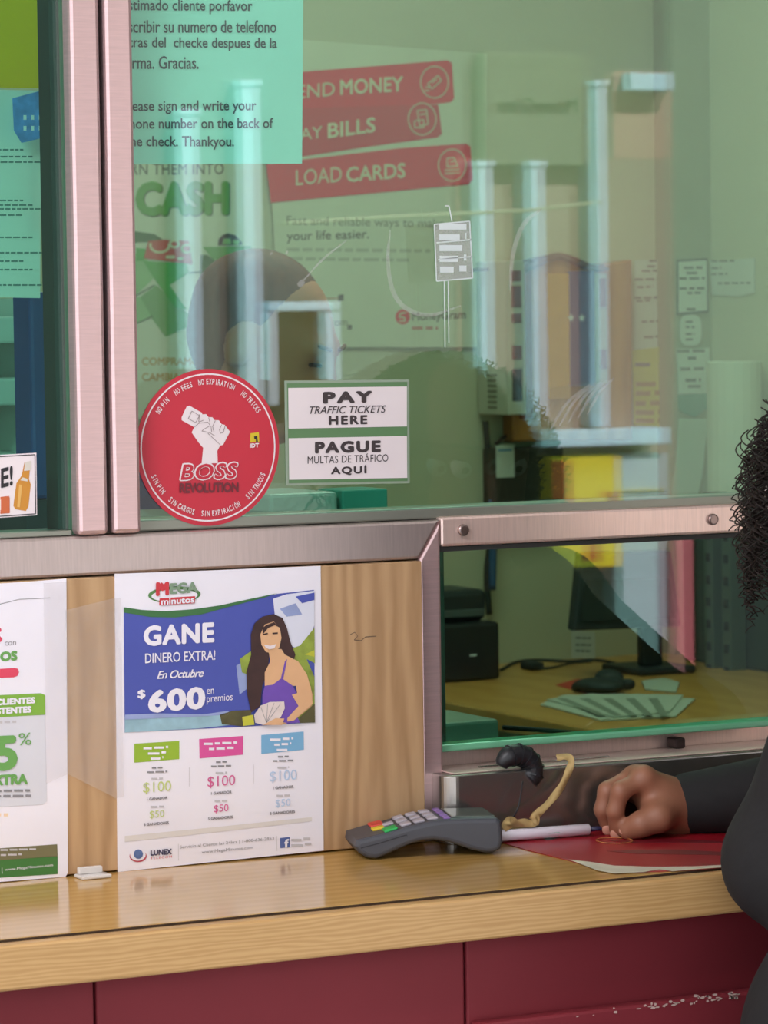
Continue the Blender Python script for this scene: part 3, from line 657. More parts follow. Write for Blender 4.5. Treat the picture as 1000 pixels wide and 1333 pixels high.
b = MB(); q0, q1 = on(868, 973, .030), on(872, 950, .030); b.box((q0.x, .012, ztop+.0017), (q0.x+.012, .0305, zb_-.004), mat('tray_latch', (58, 46, 44), .4, .5), .002); b.build('latch', tray)
b = MB(); b.box((on(620, 990, 0).x, -.006, ztop+.0017), (on(790, 985, 0).x, -.003, ztop+.0032), steel_t, .0006); b.build('rim_bead', tray)

# black cord clip on the lip, thin string down to the pen, masking tape strap
k = crop(540, 920, 4.545)
clip_pts = [on(*p, YT+.004) for p in k((512, 352), (530, 318), (570, 290), (625, 285), (670, 310), (695, 350), (697, 400), (672, 432))]
b = MB(); sp = spline(clip_pts, 5); b.tube(sp, [.006+.0045*min(1, i/8) for i in range(len(sp))], black_pl, 10)
for i in range(10, len(sp)-2, 4):
    t = (sp[i+1]-sp[i-1]).normalized(); b.disc(sp[i], t, .0116, .0018, black_pl, 14)
clip = tag(b.build('cord_clip'), 'curled black cord clip hooked over the lip of the steel tray', 'clip')
b = MB(); p0 = on(*k((640, 440))[0], YT-.008); pm = on(*k((610, 600))[0], YT-.018); p1 = onz(*k((545, 715))[0], 1.083)
b.tube(spline([p0, pm, p1], 8), .0007, black_pl, 6); tag(b.build('pen_string'), 'thin black string from the cord clip down to the pen', 'string')
def ribbon(b, pts, wid, m, th=.0006, side=None):
    pts = spline(pts, 6); N = len(pts); vs = []; fs = []
    for i, p in enumerate(pts):
        t = (pts[min(i+1, N-1)]-pts[max(i-1, 0)]).normalized(); v = (p-EYE).normalized(); s_ = t.cross(v).normalized()
        s_ = (s_*.8+v*.6*math.sin(i*.35)).normalized(); nn = s_.cross(t).normalized(); ww = wid[0]+(wid[1]-wid[0])*i/(N-1)
        vs += [p+s_*ww/2, p-s_*ww/2, p-s_*ww/2+nn*th, p+s_*ww/2+nn*th]
    for i in range(N-1):
        for j in range(4): fs.append((i*4+j, i*4+(j+1) % 4, i*4+4+(j+1) % 4, i*4+4+j))
    b.add(vs, fs, m, True)
bt = mat('masking_tape', (186, 158, 104), .7, 0, .1, 60)
b = MB()
ribbon(b, [on(*p, y) for p, y in zip(k((840, 303), (890, 293), (925, 312), (915, 370), (870, 470), (800, 560), (735, 625), (700, 660)), (YT+.012, YT+.006, YT-.004, YT-.008, YT-.012, YT-.016, YT-.02, YT-.022))], (.007, .008), bt)
ribbon(b, [on(*p, YT-.022) for p in k((740, 620), (715, 655), (700, 690), (650, 688), (600, 690), (560, 672), (545, 700), (560, 725))], (.008, .010), bt)
ribbon(b, [on(*p, YT-.021) for p in k((715, 700), (720, 660), (690, 640))], (.006, .009), bt)
tag(b.build('tape_strap'), 'twisted strap of beige masking tape from the tray lip to the pen', 'strap')
# pen
pa, pb = onz(*k((440, 768))[0], 1.0775), onz(767, 1079.5, 1.0775)
pen = empty('pen', ((pa.x+pb.x)/2, (pa.y+pb.y)/2, 1.0708)); tag(pen, 'white pen tied down with masking tape, lying beside the card terminal', 'pen')
d = (pb-pa).normalized(); L = (pb-pa).length
b = MB(); b.tube([pa, pa+d*L*.5, pb-d*.001, pb], [.0058, .0058, .0056, .0046], mat('pen_white', (222, 216, 226), .35), 16); b.build('barrel', pen)
b = MB(); t0, t1 = onz(*k((575, 750))[0], 1.0775), onz(*k((668, 742))[0], 1.0775); b.tube([t0, t0+(t1-t0)*.3, t0+(t1-t0)*.7, t1], [.0062, .0074, .0070, .0062], bt, 14); b.build('tape_wrap', pen)
b = MB(); b.tube([pb+d*.0005, pb+d*.012, pb+d*.020], [.0028, .0022, .0006], mat('pen_ink', (40, 36, 70), .4), 10); b.build('tip', pen)
b = MB(); g0, g1 = onz(*k((790, 752))[0], 1.0833), onz(*k((860, 745))[0], 1.0833)
b.poly([g0+Vector((0, .002, 0.0004)), g0+Vector((0, -.002, 0.0004)), g1+Vector((0, -.002, 0.0004)), g1+Vector((0, .002, 0.0004))], mat('pen_print', (120, 150, 140), .5)); b.build('print', pen)

# red mat, worn white along its front
zm = 1.0702
def flat(b, pts, m, z, th=.0006): b.prism([onz(x, y, z) for x, y in pts], (0, 0, th), m); return b
matm = mat('mat_red', (160, 22, 38), .3, 0, .1, 8)
b = MB(); flat(b, [(652, 1097), (656, 1090), (700, 1083), (770, 1076), (860, 1072), (1010, 1066), (1040, 1085), (1010, 1112), (962, 1128), (900, 1133), (800, 1137), (738, 1120), (690, 1108)], matm, zm)
rm = tag(b.build('counter_mat'), 'glossy red mat with worn white border on the counter under the hand', 'mat')
b = MB()
wm = mat('worn_white', (206, 196, 176), .6, 0, .1, 30)
flat(b, [(741, 1119), (768, 1122), (800, 1127), (850, 1128.5), (905, 1128), (960, 1125), (961, 1127.5), (905, 1131.5), (875, 1134), (858, 1131.5), (840, 1135), (800, 1137), (778, 1133)], wm, zm+.0008, .0002)
b.build('worn_border', rm)
b = MB(); dr = mat('mat_dark_red', (112, 20, 34), .35)
for (y0, s) in ((1094, 1), (1108, 1.4)): flat(b, [(790, y0), (830, y0-4*s+4), (880, y0-2), (955, y0+2), (955, y0+4*s), (880, y0+3*s), (820, y0+3)], dr, zm+.0008, .0002)
b.build('dark_swirl', rm)
b = MB(); bmg = mat('mat_green_mark', (110, 116, 112), .5); flat(b, [(704, 1090), (735, 1086), (738, 1089), (712, 1094)], bmg, zm+.0008, .0002); b.build('grey_mark', rm)
b = MB(); c_ = onz(800, 1094, 1.0716); b.tube([c_+Vector((.017*math.cos(t)*1.0, .020*math.sin(t), 0)) for t in [i*math.pi/16 for i in range(32)]], .0005, mat('mat_gold_line', (190, 120, 70), .5), 5, True); b.build('gold_ring', rm)

# ------------------------------------------------------------------ card terminal
k = crop(450, 1030, 4.545)
A = onz(*k((180, 402))[0], 1.0708); B = onz(*k((860, 364))[0], 1.0708); axis = Vector((.95, -.31, 0)).normalized(); wd = Vector((-axis.y, axis.x, 0))
nrm = -wd
prof = k((66, 290), (110, 280), (180, 262), (260, 244), (350, 216), (430, 196), (520, 176), (620, 165), (720, 161), (820, 159), (895, 158), (922, 178), (930, 240), (932, 300), (918, 345), (875, 366), (830, 367), (750, 350), (660, 318), (590, 300), (520, 290), (450, 297), (380, 318), (300, 352), (230, 384), (185, 402), (130, 396), (85, 370), (58, 330))
pr = [onp(x, y, A, nrm) for x, y in prof]
zlow = min(p.z for p in pr); pr = [p+Vector((0, 0, 1.0708-zlow)) for p in pr]
W_ = .074
term = empty('card_terminal', tuple((A+B)/2)); tag(term, 'charcoal card payment terminal with coloured keys lying on the counter', 'card terminal')
b = MB(); b.prism(pr, wd*W_, mat('terminal_body', (70, 72, 80), .45, 0, .04, 40), .0045, 3); b.build('case', term)
top = pr[:11]
def tp(s, t, lift=.0):                          # s along the top from the key end, t across (0 = near side)
    ln = [0]
    for a, c in zip(top[:-1], top[1:]): ln.append(ln[-1]+(c-a).length)
    x = s*ln[-1]; i = max(j for j in range(len(ln)-1) if ln[j] <= x+1e-9); a, c = top[i], top[i+1]; f = (x-ln[i])/(ln[i+1]-ln[i])
    tg = (c-a).normalized(); n = wd.cross(tg).normalized(); n = -n if n.z < 0 else n
    return a*(1-f)+c*f+wd*W_*t+n*lift, tg, n
def key(s, t, ls, lt, m, name, h=.0022, lift=.0):
    c, tg, n = tp(s, t, lift); M = Matrix((( tg.x, wd.x, n.x, c.x), (tg.y, wd.y, n.y, c.y), (tg.z, wd.z, n.z, c.z), (0, 0, 0, 1)))
    b = MB(); b.box((-ls/2, -lt/2, -.0005), (ls/2, lt/2, h), m, min(ls, lt, h*2)*.3, M); b.build(name, term)
kg = mat('key_grey', (172, 164, 172), .5)
for i, s in enumerate((.37, .465, .56)):
    for t in (.20, .50, .80): key(s, t, .0105, .0135, kg, 'key')
key(.255, .17, .0135, .0180, mat('key_green', (40, 170, 84), .5), 'enter_key', .0024); key(.19, .42, .0125, .0125, mat('key_yellow', (222, 190, 48), .5), 'clear_key', .0024); key(.205, .76, .0135, .022, mat('key_red', (208, 70, 60), .5), 'cancel_key', .0024); key(.275, .55, .0105, .0105, kg, 'key')
for t in (.14, .38, .62, .86): key(.655, t, .0065, .0125, mat('key_purple', (136, 104, 168), .5), 'function_key', .0016)
key(.845, .50, .042, .058, mat('terminal_screen', (96, 104, 98), .12), 'screen', .0012)
b = MB(); g = mat('terminal_seam', (46, 46, 54), .6)
for (p, q) in zip(k((90, 340), (200, 312), (360, 262)), k((200, 312), (360, 262), (365, 268))):
    P0, P1 = onp(*p, A+nrm*.0004, nrm), onp(*q, A+nrm*.0004, nrm); b.add([P0, P1, P1+Vector((0, 0, .0012)), P0+Vector((0, 0, .0012))], [(0, 1, 2, 3)], g)
b.build('case_seam', term)

# ------------------------------------------------------------------ sheets taped behind the glass
YG = GB+.0012
S = Sheet(YG, .0004)
S.base('paper_notice', [(118, -60), (395, -60), (393, 213), (118, 214)], mat('notice_paper', (238, 236, 232), .6), 'white paper notice in Spanish and English taped behind the glass at top', 'notice')
nk = mat('notice_ink', (66, 74, 78), .6)
for t, a, b_, h in (('Estimado cliente porfavor', (159, 18), (328, 19), 19), ('Escribir su numero de telefono', (159, 43), (359, 43), 17), ('Atras del  checke despues de la', (156, 66), (360, 67), 18), ('firma. Gracias.', (163, 90), (258, 90), 17), ('Please sign and write your', (160, 149), (333, 148), 18), ('phone number on the back of', (160, 172), (355, 171), 18), ('the check. Thankyou.', (163, 195), (304, 195), 18)):
    S.text('lettering', t, a, b_, h, nk, .012, 0, 1, 2)
S.done()
S = Sheet(GF-.0006, .0004)
S.base('alarm_label', [(565, 292), (611, 288), (615, 362), (568, 366)], clear_mat('thin_label', (.86, .86, .86), .05, .3, .5), 'small translucent label with faint print on the glass beside LOAD CARDS', 'label')
lm = mat('label_white', (226, 236, 236), .6)
for p in (((565, 292), (611, 288)), ((611, 288), (615, 362)), ((615, 362), (568, 366)), ((568, 366), (565, 292)), ((568, 316), (613, 312)), ((570, 338), (614, 334))): line(S, 'print', p, 1.6, lm, 1)
for j in range(5): S.dashes('print', 571+j*.3, 607, 299+j*14, 8, lm, -2, 1, j)
for x in (578, 583): line(S, 'print', ((x, 366), (x+1, 452 if x == 578 else 446)), 1.2, lm, 1)
line(S, 'print', ((588, 288), (584, 268), (579, 268)), 1.5, lm, 1)
S.done()
# ------------------------------------------------------------------ behind the left window
S = Sheet(.25, .0006); S.base('green_poster', [(-60, -60), (52, -60), (53, 115), (-60, 113)], mat('acid_green', (255, 190, 0), .6), 'acid green poster at the top of the left window', 'poster').done()
S = Sheet(.22, .0006)
S.base('letter_sheet', [(-60, 116), (53, 118), (52, 388), (-60, 386)], mat('letter_paper', (236, 230, 222), .6), 'white letter with small print hanging in the left window below the green poster', 'paper')
for j, y in enumerate((196, 205, 212, 262, 268, 273, 281, 310, 330, 341, 352, 372)): S.dashes('upper_print' if y < 230 else 'middle_print' if y < 300 else 'lower_print', -20, 30+12*((j*7) % 3), y*1.0, 2, mat('letter_ink', (110, 130, 126), .6), 0, 1, j)
S.done()
S = Sheet(.20, .0006); S.base('plaid_reflection', [(16, 128), (61, 116), (62, 178), (28, 186), (18, 170)], mat('plaid_blue', (92, 140, 214), .5, 0, .3, 90), 'blue and white chequered reflection painted as a card in the left window', 'card')  # a chequered reflection in the pane, painted as a sheet behind it
for j in range(3): S.rect('checks', 30+j*10, 150, 34+j*10, 156, white, 1); S.rect('checks', 30+j*10, 164, 34+j*10, 170, white, 1)
S.done()
b = MB(); b.prism([on(x, y, .205) for x, y in ((54, 205), (64, 200), (66, 308), (55, 300))], (0, .001, 0), mat('striped_card_red', (206, 110, 112), .6, 0, .12, 120, 0, (.1, .1, 6))); tag(b.build('striped_card'), 'narrow pink striped card beside the dark jamb of the left window', 'card')
# shelf unit seen below the letter
ys = .55; su = empty('shelf_unit', (on(20, 600, ys).x, ys, 0)); tag(su, 'dark shelf unit with pale shelf boards in the left window', 'shelf unit')
xa, xc = on(-60, 500, ys).x, on(56, 500, ys).x; dm = mat('shelf_dark', (52, 62, 66), .6); pb_ = mat('shelf_board', (206, 212, 204), .6)
MB().box((xa, ys+.30, 0), (xc, ys+.32, on(0, 388, ys).z), dm).build('back', su); MB().box((xc-.012, ys, 0), (xc, ys+.30, on(0, 388, ys).z), pb_).build('side', su)
for (y0, y1) in ((412, 447), (492, 528), (590, 610)): MB().box((xa, ys, on(20, y1, ys).z), (xc-.013, ys+.29, on(20, y0, ys).z), pb_, .003).build('shelf', su)
b = MB(); kx = on(50, 500, .35); b.box((kx.x-.008, .35, on(50, 650, .35).z), (kx.x+.012, .40, on(50, 380, .35).z), mat('blue_binder', (44, 78, 142), .5), .004); tag(b.build('binder'), 'tall blue binder standing against the dark jamb inside the left window', 'binder')
MB().box((kx.x-.02, .34, 0), (kx.x+.03, .42, on(50, 650, .35).z-.0005), dm).build('pedestal', tag(empty('binder_stand', (kx.x, .38, 0)), 'dark narrow stand under the blue binder, hidden by the steel beam', 'stand'))
#NEXT3
# ------------------------------------------------------------------ office: things on the back wall
S = Sheet(YB-.003, .0008)
S.base('cash_poster', [(60, 60), (336, 66), (352, 545), (60, 545)], mat('cash_poster_paper', (222, 214, 190), .6), 'poster reading TURN THEM INTO CASH with green banknotes on the office wall', 'poster')
k = crop(160, 200, 4.444)
S.text('lettering', 'TURN THEM INTO', (146, 228), (291, 227), 15, mat('cash_ink', (96, 92, 84), .6), .005, 0, 1.05, 1)
S.text('lettering', 'CASH', *k((78, 370), (620, 362)), 46, mat('cash_shadow', (70, 100, 50), .6), .06, 0, 1.02, 1)
S.text('lettering', 'CASH', *k((70, 364), (612, 358)), 46, mat('cash_green', (94, 160, 62), .6), .06, 0, 1.02, 2)
n1, n2, n3, n4 = mat('note_bright', (72, 168, 62), .6), mat('note_pale', (150, 192, 128), .6), mat('note_dark', (60, 104, 52), .6), mat('note_mid', (110, 164, 90), .6)
S.poly('banknotes', k((-120, 640), (120, 560), (180, 720), (60, 830), (-120, 860)), n2, 1); S.poly('banknotes', k((100, 830), (190, 760), (380, 930), (385, 1000), (245, 1060), (170, 960)), n4, 1)
S.poly('banknotes', k((-120, 840), (100, 830), (170, 950), (60, 990), (-120, 1000)), n2, 1)
S.poly('banknotes', k((115, 620), (370, 635), (380, 690), (270, 760), (350, 880), (370, 900), (300, 890), (190, 740)), n1, 2)
S.poly('banknotes', k((75, 450), (180, 465), (235, 500), (150, 512), (70, 515), (-60, 500), (-60, 440)), n3, 2); S.poly('banknotes', k((75, 545), (130, 550), (120, 620), (75, 620)), n1, 2)
S.poly('banknotes', k((460, 540), (740, 535), (740, 598), (520, 615)), n4, 2); S.poly('banknotes', k((445, 585), (485, 585), (580, 655), (640, 800), (445, 800)), n3, 2)
for p in (k((60, 830), (180, 760)), k((70, 985), (170, 940)), k((380, 690), (445, 685))): line(S, 'banknotes', p, 1.6, n3, 3)
S.poly('red_tag', k((130, 560), (145, 505), (240, 498), (378, 505), (400, 640), (118, 605)), mat('tag_red', (214, 78, 62), .6), 3)
for c, r_1 in (((210, 530), 55), ((295, 522), 26), ((368, 550), 30)):
    line(S, 'red_tag', k(*[(c[0]+r_1*math.cos(t), c[1]+r_1*.75*math.sin(t)) for t in [i*math.pi/12-.2 for i in range(15 if r_1 > 50 else 25)]]), 3.2, mat('tag_script', (230, 216, 180), .6), 4)
S.dashes('red_tag', k((245, 0))[0][0], k((345, 0))[0][0], k((0, 607))[0][1], 4, MATS['tag_script'], 3, 4, 3)
S.poly('black_tag', k((548, 530), (552, 495), (575, 470), (602, 460), (650, 472), (690, 520), (680, 528)), mat('tag_black', (64, 66, 62), .6), 3)
S.dashes('black_tag', k((580, 0))[0][0], k((672, 0))[0][0], k((0, 508))[0][1], 3.4, n2, 3, 4, 1); S.dashes('black_tag', k((574, 0))[0][0], k((668, 0))[0][0], k((0, 523))[0][1], 3.0, n2, 2, 4, 2)
og = mat('cash_orange', (204, 150, 78), .6)
S.text('lower_lettering', 'COMPRAMOS', *k((108, 1225), (470, 1225)), 10.5, og, .02, 0, 1, 1); S.text('lower_lettering', 'CAMBIA DE', *k((108, 1315), (420, 1315)), 10.5, og, .02, 0, 1, 1)
S.done()

S = Sheet(YB-.0048, .0008)
S.base('money_transfer_poster', [(340, 48), (634, 70), (632, 452), (366, 452)], mat('transfer_poster_paper', (226, 216, 190), .6), 'poster with red SEND MONEY, PAY BILLS and LOAD CARDS bands on the office wall', 'poster')
pr_ = mat('band_red', (244, 44, 60), .6); pr2 = mat('band_red_dark', (226, 48, 60), .6); bt_ = mat('band_text', (236, 214, 180), .6)
S.poly('send_band', [(338, 98), (582, 78.5), (588, 82), (591, 128), (587, 133), (572, 135), (340, 152)], pr_, 1)
S.poly('pay_band', [(338, 142), (570, 136), (575, 174), (569, 179), (480, 191), (400, 203), (344, 212)], pr2, 2)
S.poly('load_band', [(346, 214), (400, 207), (520, 193), (606, 187), (612, 191), (615, 234), (609, 240), (480, 252), (352, 264)], pr_, 3)
for nm, c, rad, ic in (('send_band', (565, 107), 18, 0), ('pay_band', (549, 155), 18, 1), ('load_band', (588, 215), 18, 2)):
    line(S, nm, [(c[0]+rad*math.cos(t), c[1]+rad*1.15*math.sin(t)) for t in [i*math.pi/14 for i in range(29)]], 1.5, bt_, 4)
    x, y = c
    sh_ = {0: [((-8, 2), (4, -8), (8, -2), (-3, 8), (-8, 2)), ((-11, 6), (-5, 6)), ((-12, 10), (-6, 10)), ((-3, 1), (3, -4))], 1: [((-6, -10), (5, -11), (7, 6), (-3, 8), (-6, -10)), ((-9, 2), (2, 1), (2, 10), (-9, 10), (-9, 2)), ((-3, -5), (4, -6))], 2: [((-9, 6), (9, 5)), ((-9, 10), (9, 9)), ((-6, 2), (-6, -8), (2, -9), (7, 1), (-6, 2)), ((-2, -4), (3, -5))]}[ic]
    for q in sh_: line(S, nm, [(x+a*1.1, y+b_*1.1) for a, b_ in q], 1.6, bt_, 4)
S.text('send_lettering', 'SEND', (374, 130), (435, 124.5), 18, bt_, -.012, 0, 1, 5); S.text('send_lettering', 'MONEY', (442, 124), (524, 119), 20, bt_, .02, 0, 1, 5)
S.text('pay_lettering', 'PAY', (380, 184), (419, 179), 15, bt_, -.012, 0, 1, 5); S.text('pay_lettering', 'BILLS', (426, 180.5), (488, 172), 20, bt_, .02, 0, 1, 5)
S.text('load_lettering', 'LOAD', (384.5, 241.5), (444, 236.5), 20, bt_, -.012, 0, 1, 5); S.text('load_lettering', 'CARDS', (450, 237.5), (527, 231.5), 20, bt_, .02, 0, 1, 5)
gk = mat('transfer_grey', (150, 140, 124), .6); dk2 = mat('transfer_dark', (104, 96, 88), .6)
S.text('slogan', 'Fast and reliable ways to make', (373, 296), (578, 300), 15, gk, -.005, 0, 1, 1); S.text('slogan', 'your life easier.', (373, 317), (480, 314), 16, dk2, .01, 0, 1, 1)
fa = mat('transfer_faint', (196, 186, 164), .6)
for j, (x1, y) in enumerate(((560, 327), (532, 339))): S.dashes('small_print', 373, x1, y, 4.5, fa, 2, 1, j)
S.poly('brand_mark', [(524+9.5*math.cos(t), 412.5+9.8*math.sin(t)) for t in [i*math.pi/12 for i in range(24)]][::-1], pr_, 1)
line(S, 'brand_mark', [(528, 407), (521, 408), (519, 413), (526, 413), (527, 418), (519, 418)], 2, bt_, 2)
S.text('brand_mark', 'MoneyGram', (536, 421), (606, 418), 14.5, mat('brand_ink', (112, 96, 84), .6), .02, 0, 1, 1)
S.dashes('brand_mark', 536, 570, 429, 4, mat('brand_sub', (206, 120, 104), .6), 0, 1, 3)
S.text('web_line', 'moneygram.com', (362, 429), (452, 427), 10, gk, .0, 0, 1, 1); S.poly('web_line', [(440, 384), (447, 383), (447, 391), (440, 392)], dk2, 1); S.poly('web_line', [(452, 423), (458, 423), (458, 429), (452, 429)], dk2, 1)
line(S, 'web_line', [(362, 390), (440, 388)], 1.2, MATS['brand_sub'], 1)
S.done()

# narrow grey case on the wall with a slotted front
Yc = YB-.115
gc = mat('case_grey', (196, 188, 168), .55); p0 = on(661, 440, Yc); p1 = on(685, 440, Yc)
case = empty('equipment_case', (p0.x, Yc, on(661, 541, Yc).z)); tag(case, 'narrow grey equipment case with slotted front hung on the office wall', 'case')
zt_, zb2 = on(661, 339, Yc).z, on(661, 541, Yc).z
MB().box((p0.x, Yc, zb2), (p1.x, YB-.0062, zt_), gc, .003).build('case_body', case)
sl = mat('slot_brown', (110, 62, 50), .6)
for (y0, y1) in ((352, 366), (372, 400), (408, 420), (450, 468), (480, 522)):
    MB().box((p0.x+.008, Yc-.0015, on(668, y1, Yc).z), (p1.x-.009, Yc+.002, on(668, y0, Yc).z), sl if y0 < 470 else mat('slot_black', (50, 50, 48), .6), .0008).build('slot', case)
vm = mat('vent_dark', (120, 116, 100), .6)
for j in range(7):
    z = on(640, 490+j*7, YB-.06).z; MB().box((p0.x-.0012, YB-.075, z), (p0.x+.001, YB-.045, z+.004), vm).build('vent', case)
b = MB(); b.tube(spline([on(632, 548, YB-.02), on(636, 600, YB-.02), on(640, 680, YB-.02), on(634, 745, YB-.02), on(637, 800, YB-.02)], 8), .0055, mat('cable_black', (40, 44, 44), .6), 8); tag(b.build('black_cable'), 'black cable hanging down the wall below the grey case', 'cable')
b = MB(); b.tube(spline([on(641, 650, YB-.03), on(642, 700, YB-.03), on(641, 768, YB-.03)], 8), .0068, mat('cable_blue', (52, 88, 130), .5), 8); tag(b.build('blue_cable'), 'thick blue cable running down behind the black printer', 'cable')
b = MB(); b.tube(spline([on(x, y, YB-.05) for x, y in ((612, 352), (640, 350), (668, 344), (700, 336), (726, 333), (748, 340), (775, 350), (792, 350))], 6), .003, mat('cable_dark_brown', (96, 70, 56), .6), 6); tag(b.build('wall_wire'), 'thin brown wire over the top of the arched wooden case', 'wire')

# arched wooden case with a blue panel
Yw = YB-.04
wc = empty('wall_case', tuple(on(745, 572, Yw))); tag(wc, 'brown wooden arched case with a blue starred panel on the office wall', 'case')
wb = wood('case_wood', (176, 108, 44), (200, 128, 58), 8, .5, (1, 1, .3)); wo = mat('case_orange', (226, 150, 46), .5, 0, .06, 20)
b = MB(); b.prism([on(x, y, Yw) for x, y in ((667, 575), (667, 352), (690, 344), (712, 336), (728, 333), (745, 337), (770, 347), (823, 338), (823, 573))], (0, .035, 0), wb, .003); b.build('back_board', wc)
b = MB(); b.tube(spline([on(x, y, Yw-.004) for x, y in ((672, 356), (690, 346), (712, 337), (728, 334), (745, 338), (768, 348), (786, 349))], 5), .007, mat('arch_trim', (104, 66, 46), .5), 8); b.build('arch_trim', wc)
def slab(x0, y0, x1, y1, m, name, d=.006, par=wc, Y=Yw):
    a, c = on(x0, y1, Y), on(x1, y0, Y); b = MB(); b.box((a.x, Y-d, a.z), (c.x, Y-.0004, c.z), m, .001); return b.build(name, par)
slab(676, 352, 690, 545, mat('case_red_brown', (150, 76, 56), .5), 'side_strip'); slab(713, 356, 739, 520, wo, 'orange_strip')
bp_ = slab(740, 353, 771, 503, mat('case_blue', (98, 92, 142), .5, 0, .05, 20), 'blue_panel', .008)
b = MB()
for cx_, cy_ in ((743.5, 414), (757.5, 414)):
    c = on(cx_, cy_, Yw-.0084); b.poly([c+Vector(((.0075 if i % 2 == 0 else .0034)*math.sin(i*math.pi/5), 0, (.0075 if i % 2 == 0 else .0034)*math.cos(i*math.pi/5))) for i in range(10)], white)
b.build('star', bp_)
slab(772, 356, 788, 500, mat('case_grey_strip', (176, 160, 128), .5), 'grey_strip'); slab(778, 362, 786, 400, mat('slot_brown', (0, 0, 0)), 'slot', .009); slab(779, 455, 787, 480, sl, 'slot', .009)
b = MB(); crumple(b, [(716, 505), (788, 495), (788, 572), (716, 572)], clear_mat('clear_wrap', (.93, .93, .93), .06, .12, .14), Yw-.010, 11, (9, 9)); b.build('plastic_wrap', wc)

# papers at the right end of the office
pz = mat('paper_print', (120, 112, 104), .6); pdk = mat('paper_print_dark', (60, 66, 62), .6)
S = Sheet(YB-.003, .0008); S.base('wall_sheet', [(826, 339), (880, 337), (880, 452), (826, 455)], paper, 'white printed sheet above the yellow notice on the office wall', 'paper')
for j, (a, b_, y) in enumerate(((845, 858, 341), (842, 858, 348), (835, 872, 354), (826, 874, 365), (829, 850, 375), (826, 872, 389), (828, 846, 393), (835, 866, 420), (838, 858, 440))): S.dashes('heading_print' if y < 370 else 'body_print' if y < 400 else 'body_print' if y < 430 else 'footer_print', a, b_, y, 2.6, pz, -1, 1, j)
S.done()
S = Sheet(YB-.006, .0008); S.base('yellow_notice', [(823, 456), (879, 449), (881, 552), (872, 557), (825, 553)], mat('notice_yellow', (214, 196, 78), .6), 'yellow notice with four lines of print on the office wall', 'notice')
S.dashes('heading_print', 826, 846, 477, 5, pz, 0, 1, 1)
for j, y in enumerate((503, 515, 528, 540, 551)): S.dashes('print', 827, 862+8*(j % 3 != 0)-8*(j == 4), y, 6, mat('notice_orange_ink', (176, 130, 60), .6), -1, 1, j)
S.done()
Yp = YB-.053
S = Sheet(Yp, .0012); S.base('framed_sheet', [(881, 338), (921, 336), (922, 407), (881, 410)], pdk, 'small dark-edged printed card at the top of the corner pilaster', 'card'); S.poly('paper', [(883, 341), (919.5, 339), (920, 404), (883, 407)], paper, 1)
for j, (a, b_, y) in enumerate(((889, 914, 350), (893, 909, 357), (884, 917, 364), (884, 918, 377), (894, 912, 383), (893, 908, 404))): S.dashes('paper', a, b_, y, 3, pdk, -.5, 2, j)
S.done()
S = Sheet(Yp, .0012); S.base('oval_card', [(899+14*math.copysign(abs(math.cos(t))**.6, math.cos(t)), 430+20*math.copysign(abs(math.sin(t))**.6, math.sin(t))) for t in [i*math.pi/14 for i in range(28)]][::-1], paper, 'small white card with rounded ends on the corner pilaster', 'card')
for j, y in enumerate((420, 427, 436, 443)): S.dashes('print', 892, 904, y, 2.4, pdk, 0, 1, j)
S.done()
S = Sheet(Yp, .0012); S.base('receipt_strip', [(881, 454), (923, 453), (926, 512), (883, 513)], paper, 'white printed slip on the corner pilaster under the rounded card', 'paper')
for j, (a, b_, y, m) in enumerate(((881, 917, 459, pz), (895, 908, 468, pdk), (885, 918, 482, pz), (892, 912, 497, pdk), (895, 912, 505, pz))): S.dashes('print', a, b_, y, 4, m, -.5, 1, j)
S.done()
S = Sheet(Yp, .0012); S.base('teal_tag', [(883, 514), (926, 512), (926, 528), (904, 543), (884, 535)], mat('tag_teal', (86, 140, 120), .6), 'teal pointed tag hanging below the printed slip on the pilaster', 'tag').done()
S = Sheet(Yp-.01, .0008); S.base('hanging_sheet', [(884, 545), (922, 545), (914, 620), (906, 655), (872, 655), (880, 600)], mat('tracing_paper', (196, 200, 180), .6), 'pale curled sheet hanging below the teal tag', 'paper').done()
pl = (Vector((XR-.002, 0, 0)), Vector((-1, 0, 0)))
S = Sheet(0, .0008, pl); S.base('side_wall_sheet', [(925, 340), (983, 336), (983, 381), (963, 386), (927, 384)], paper, 'white sheet with curled lower corner on the side wall of the office', 'paper')
for j, (a, b_, y) in enumerate(((927, 957, 341), (927, 940, 350), (927, 948, 358), (935, 978, 370))): S.dashes('print', a, b_, y, 2.4, pz, -.5, 1, j)
S.done()
b = MB(); q = onp(956, 560, Vector((XR-.06, 0, 0)), Vector((-1, 0, 0)))
r0 = [Vector((q.x+.045*math.cos(t), q.y+.052*math.sin(t), 0)) for t in [i*math.pi/10 for i in range(20)]]
zt2, zb3 = onp(956, 470, q, Vector((-1, 0, 0))).z, onp(956, 655, q, Vector((-1, 0, 0))).z
b.prism([(p.x, p.y, zb3-.06) for p in r0], (0, 0, zt2-zb3+.06), mat('roll_paper', (214, 210, 190), .6), .003)
pr_roll = tag(b.build('paper_roll'), 'tall pale roll of paper standing in the far right corner of the office', 'roll')
ROLL = (q.x, q.y, zb3-.0605)

# desk and what stands on it
ZD = .98
desk = empty('desk', (1.7, 1.8, 0)); tag(desk, 'yellow oak desk in the office seen through the lower glass', 'desk')
dw = wood('desk_oak', (202, 138, 66), (216, 154, 80), 4, .35, (1, 1, 1))
MB().box((1.33, 1.34, ZD-.03), (XR-.003, YB-.003, ZD), dw, .003).build('desktop', desk)
for (x, y) in ((1.37, 1.38), (XR-.06, 1.38), (1.37, YB-.06), (XR-.06, YB-.06)): MB().box((x-.02, y-.02, 0), (x+.02, y+.02, ZD-.0305), black_pl, .002).build('leg', desk)
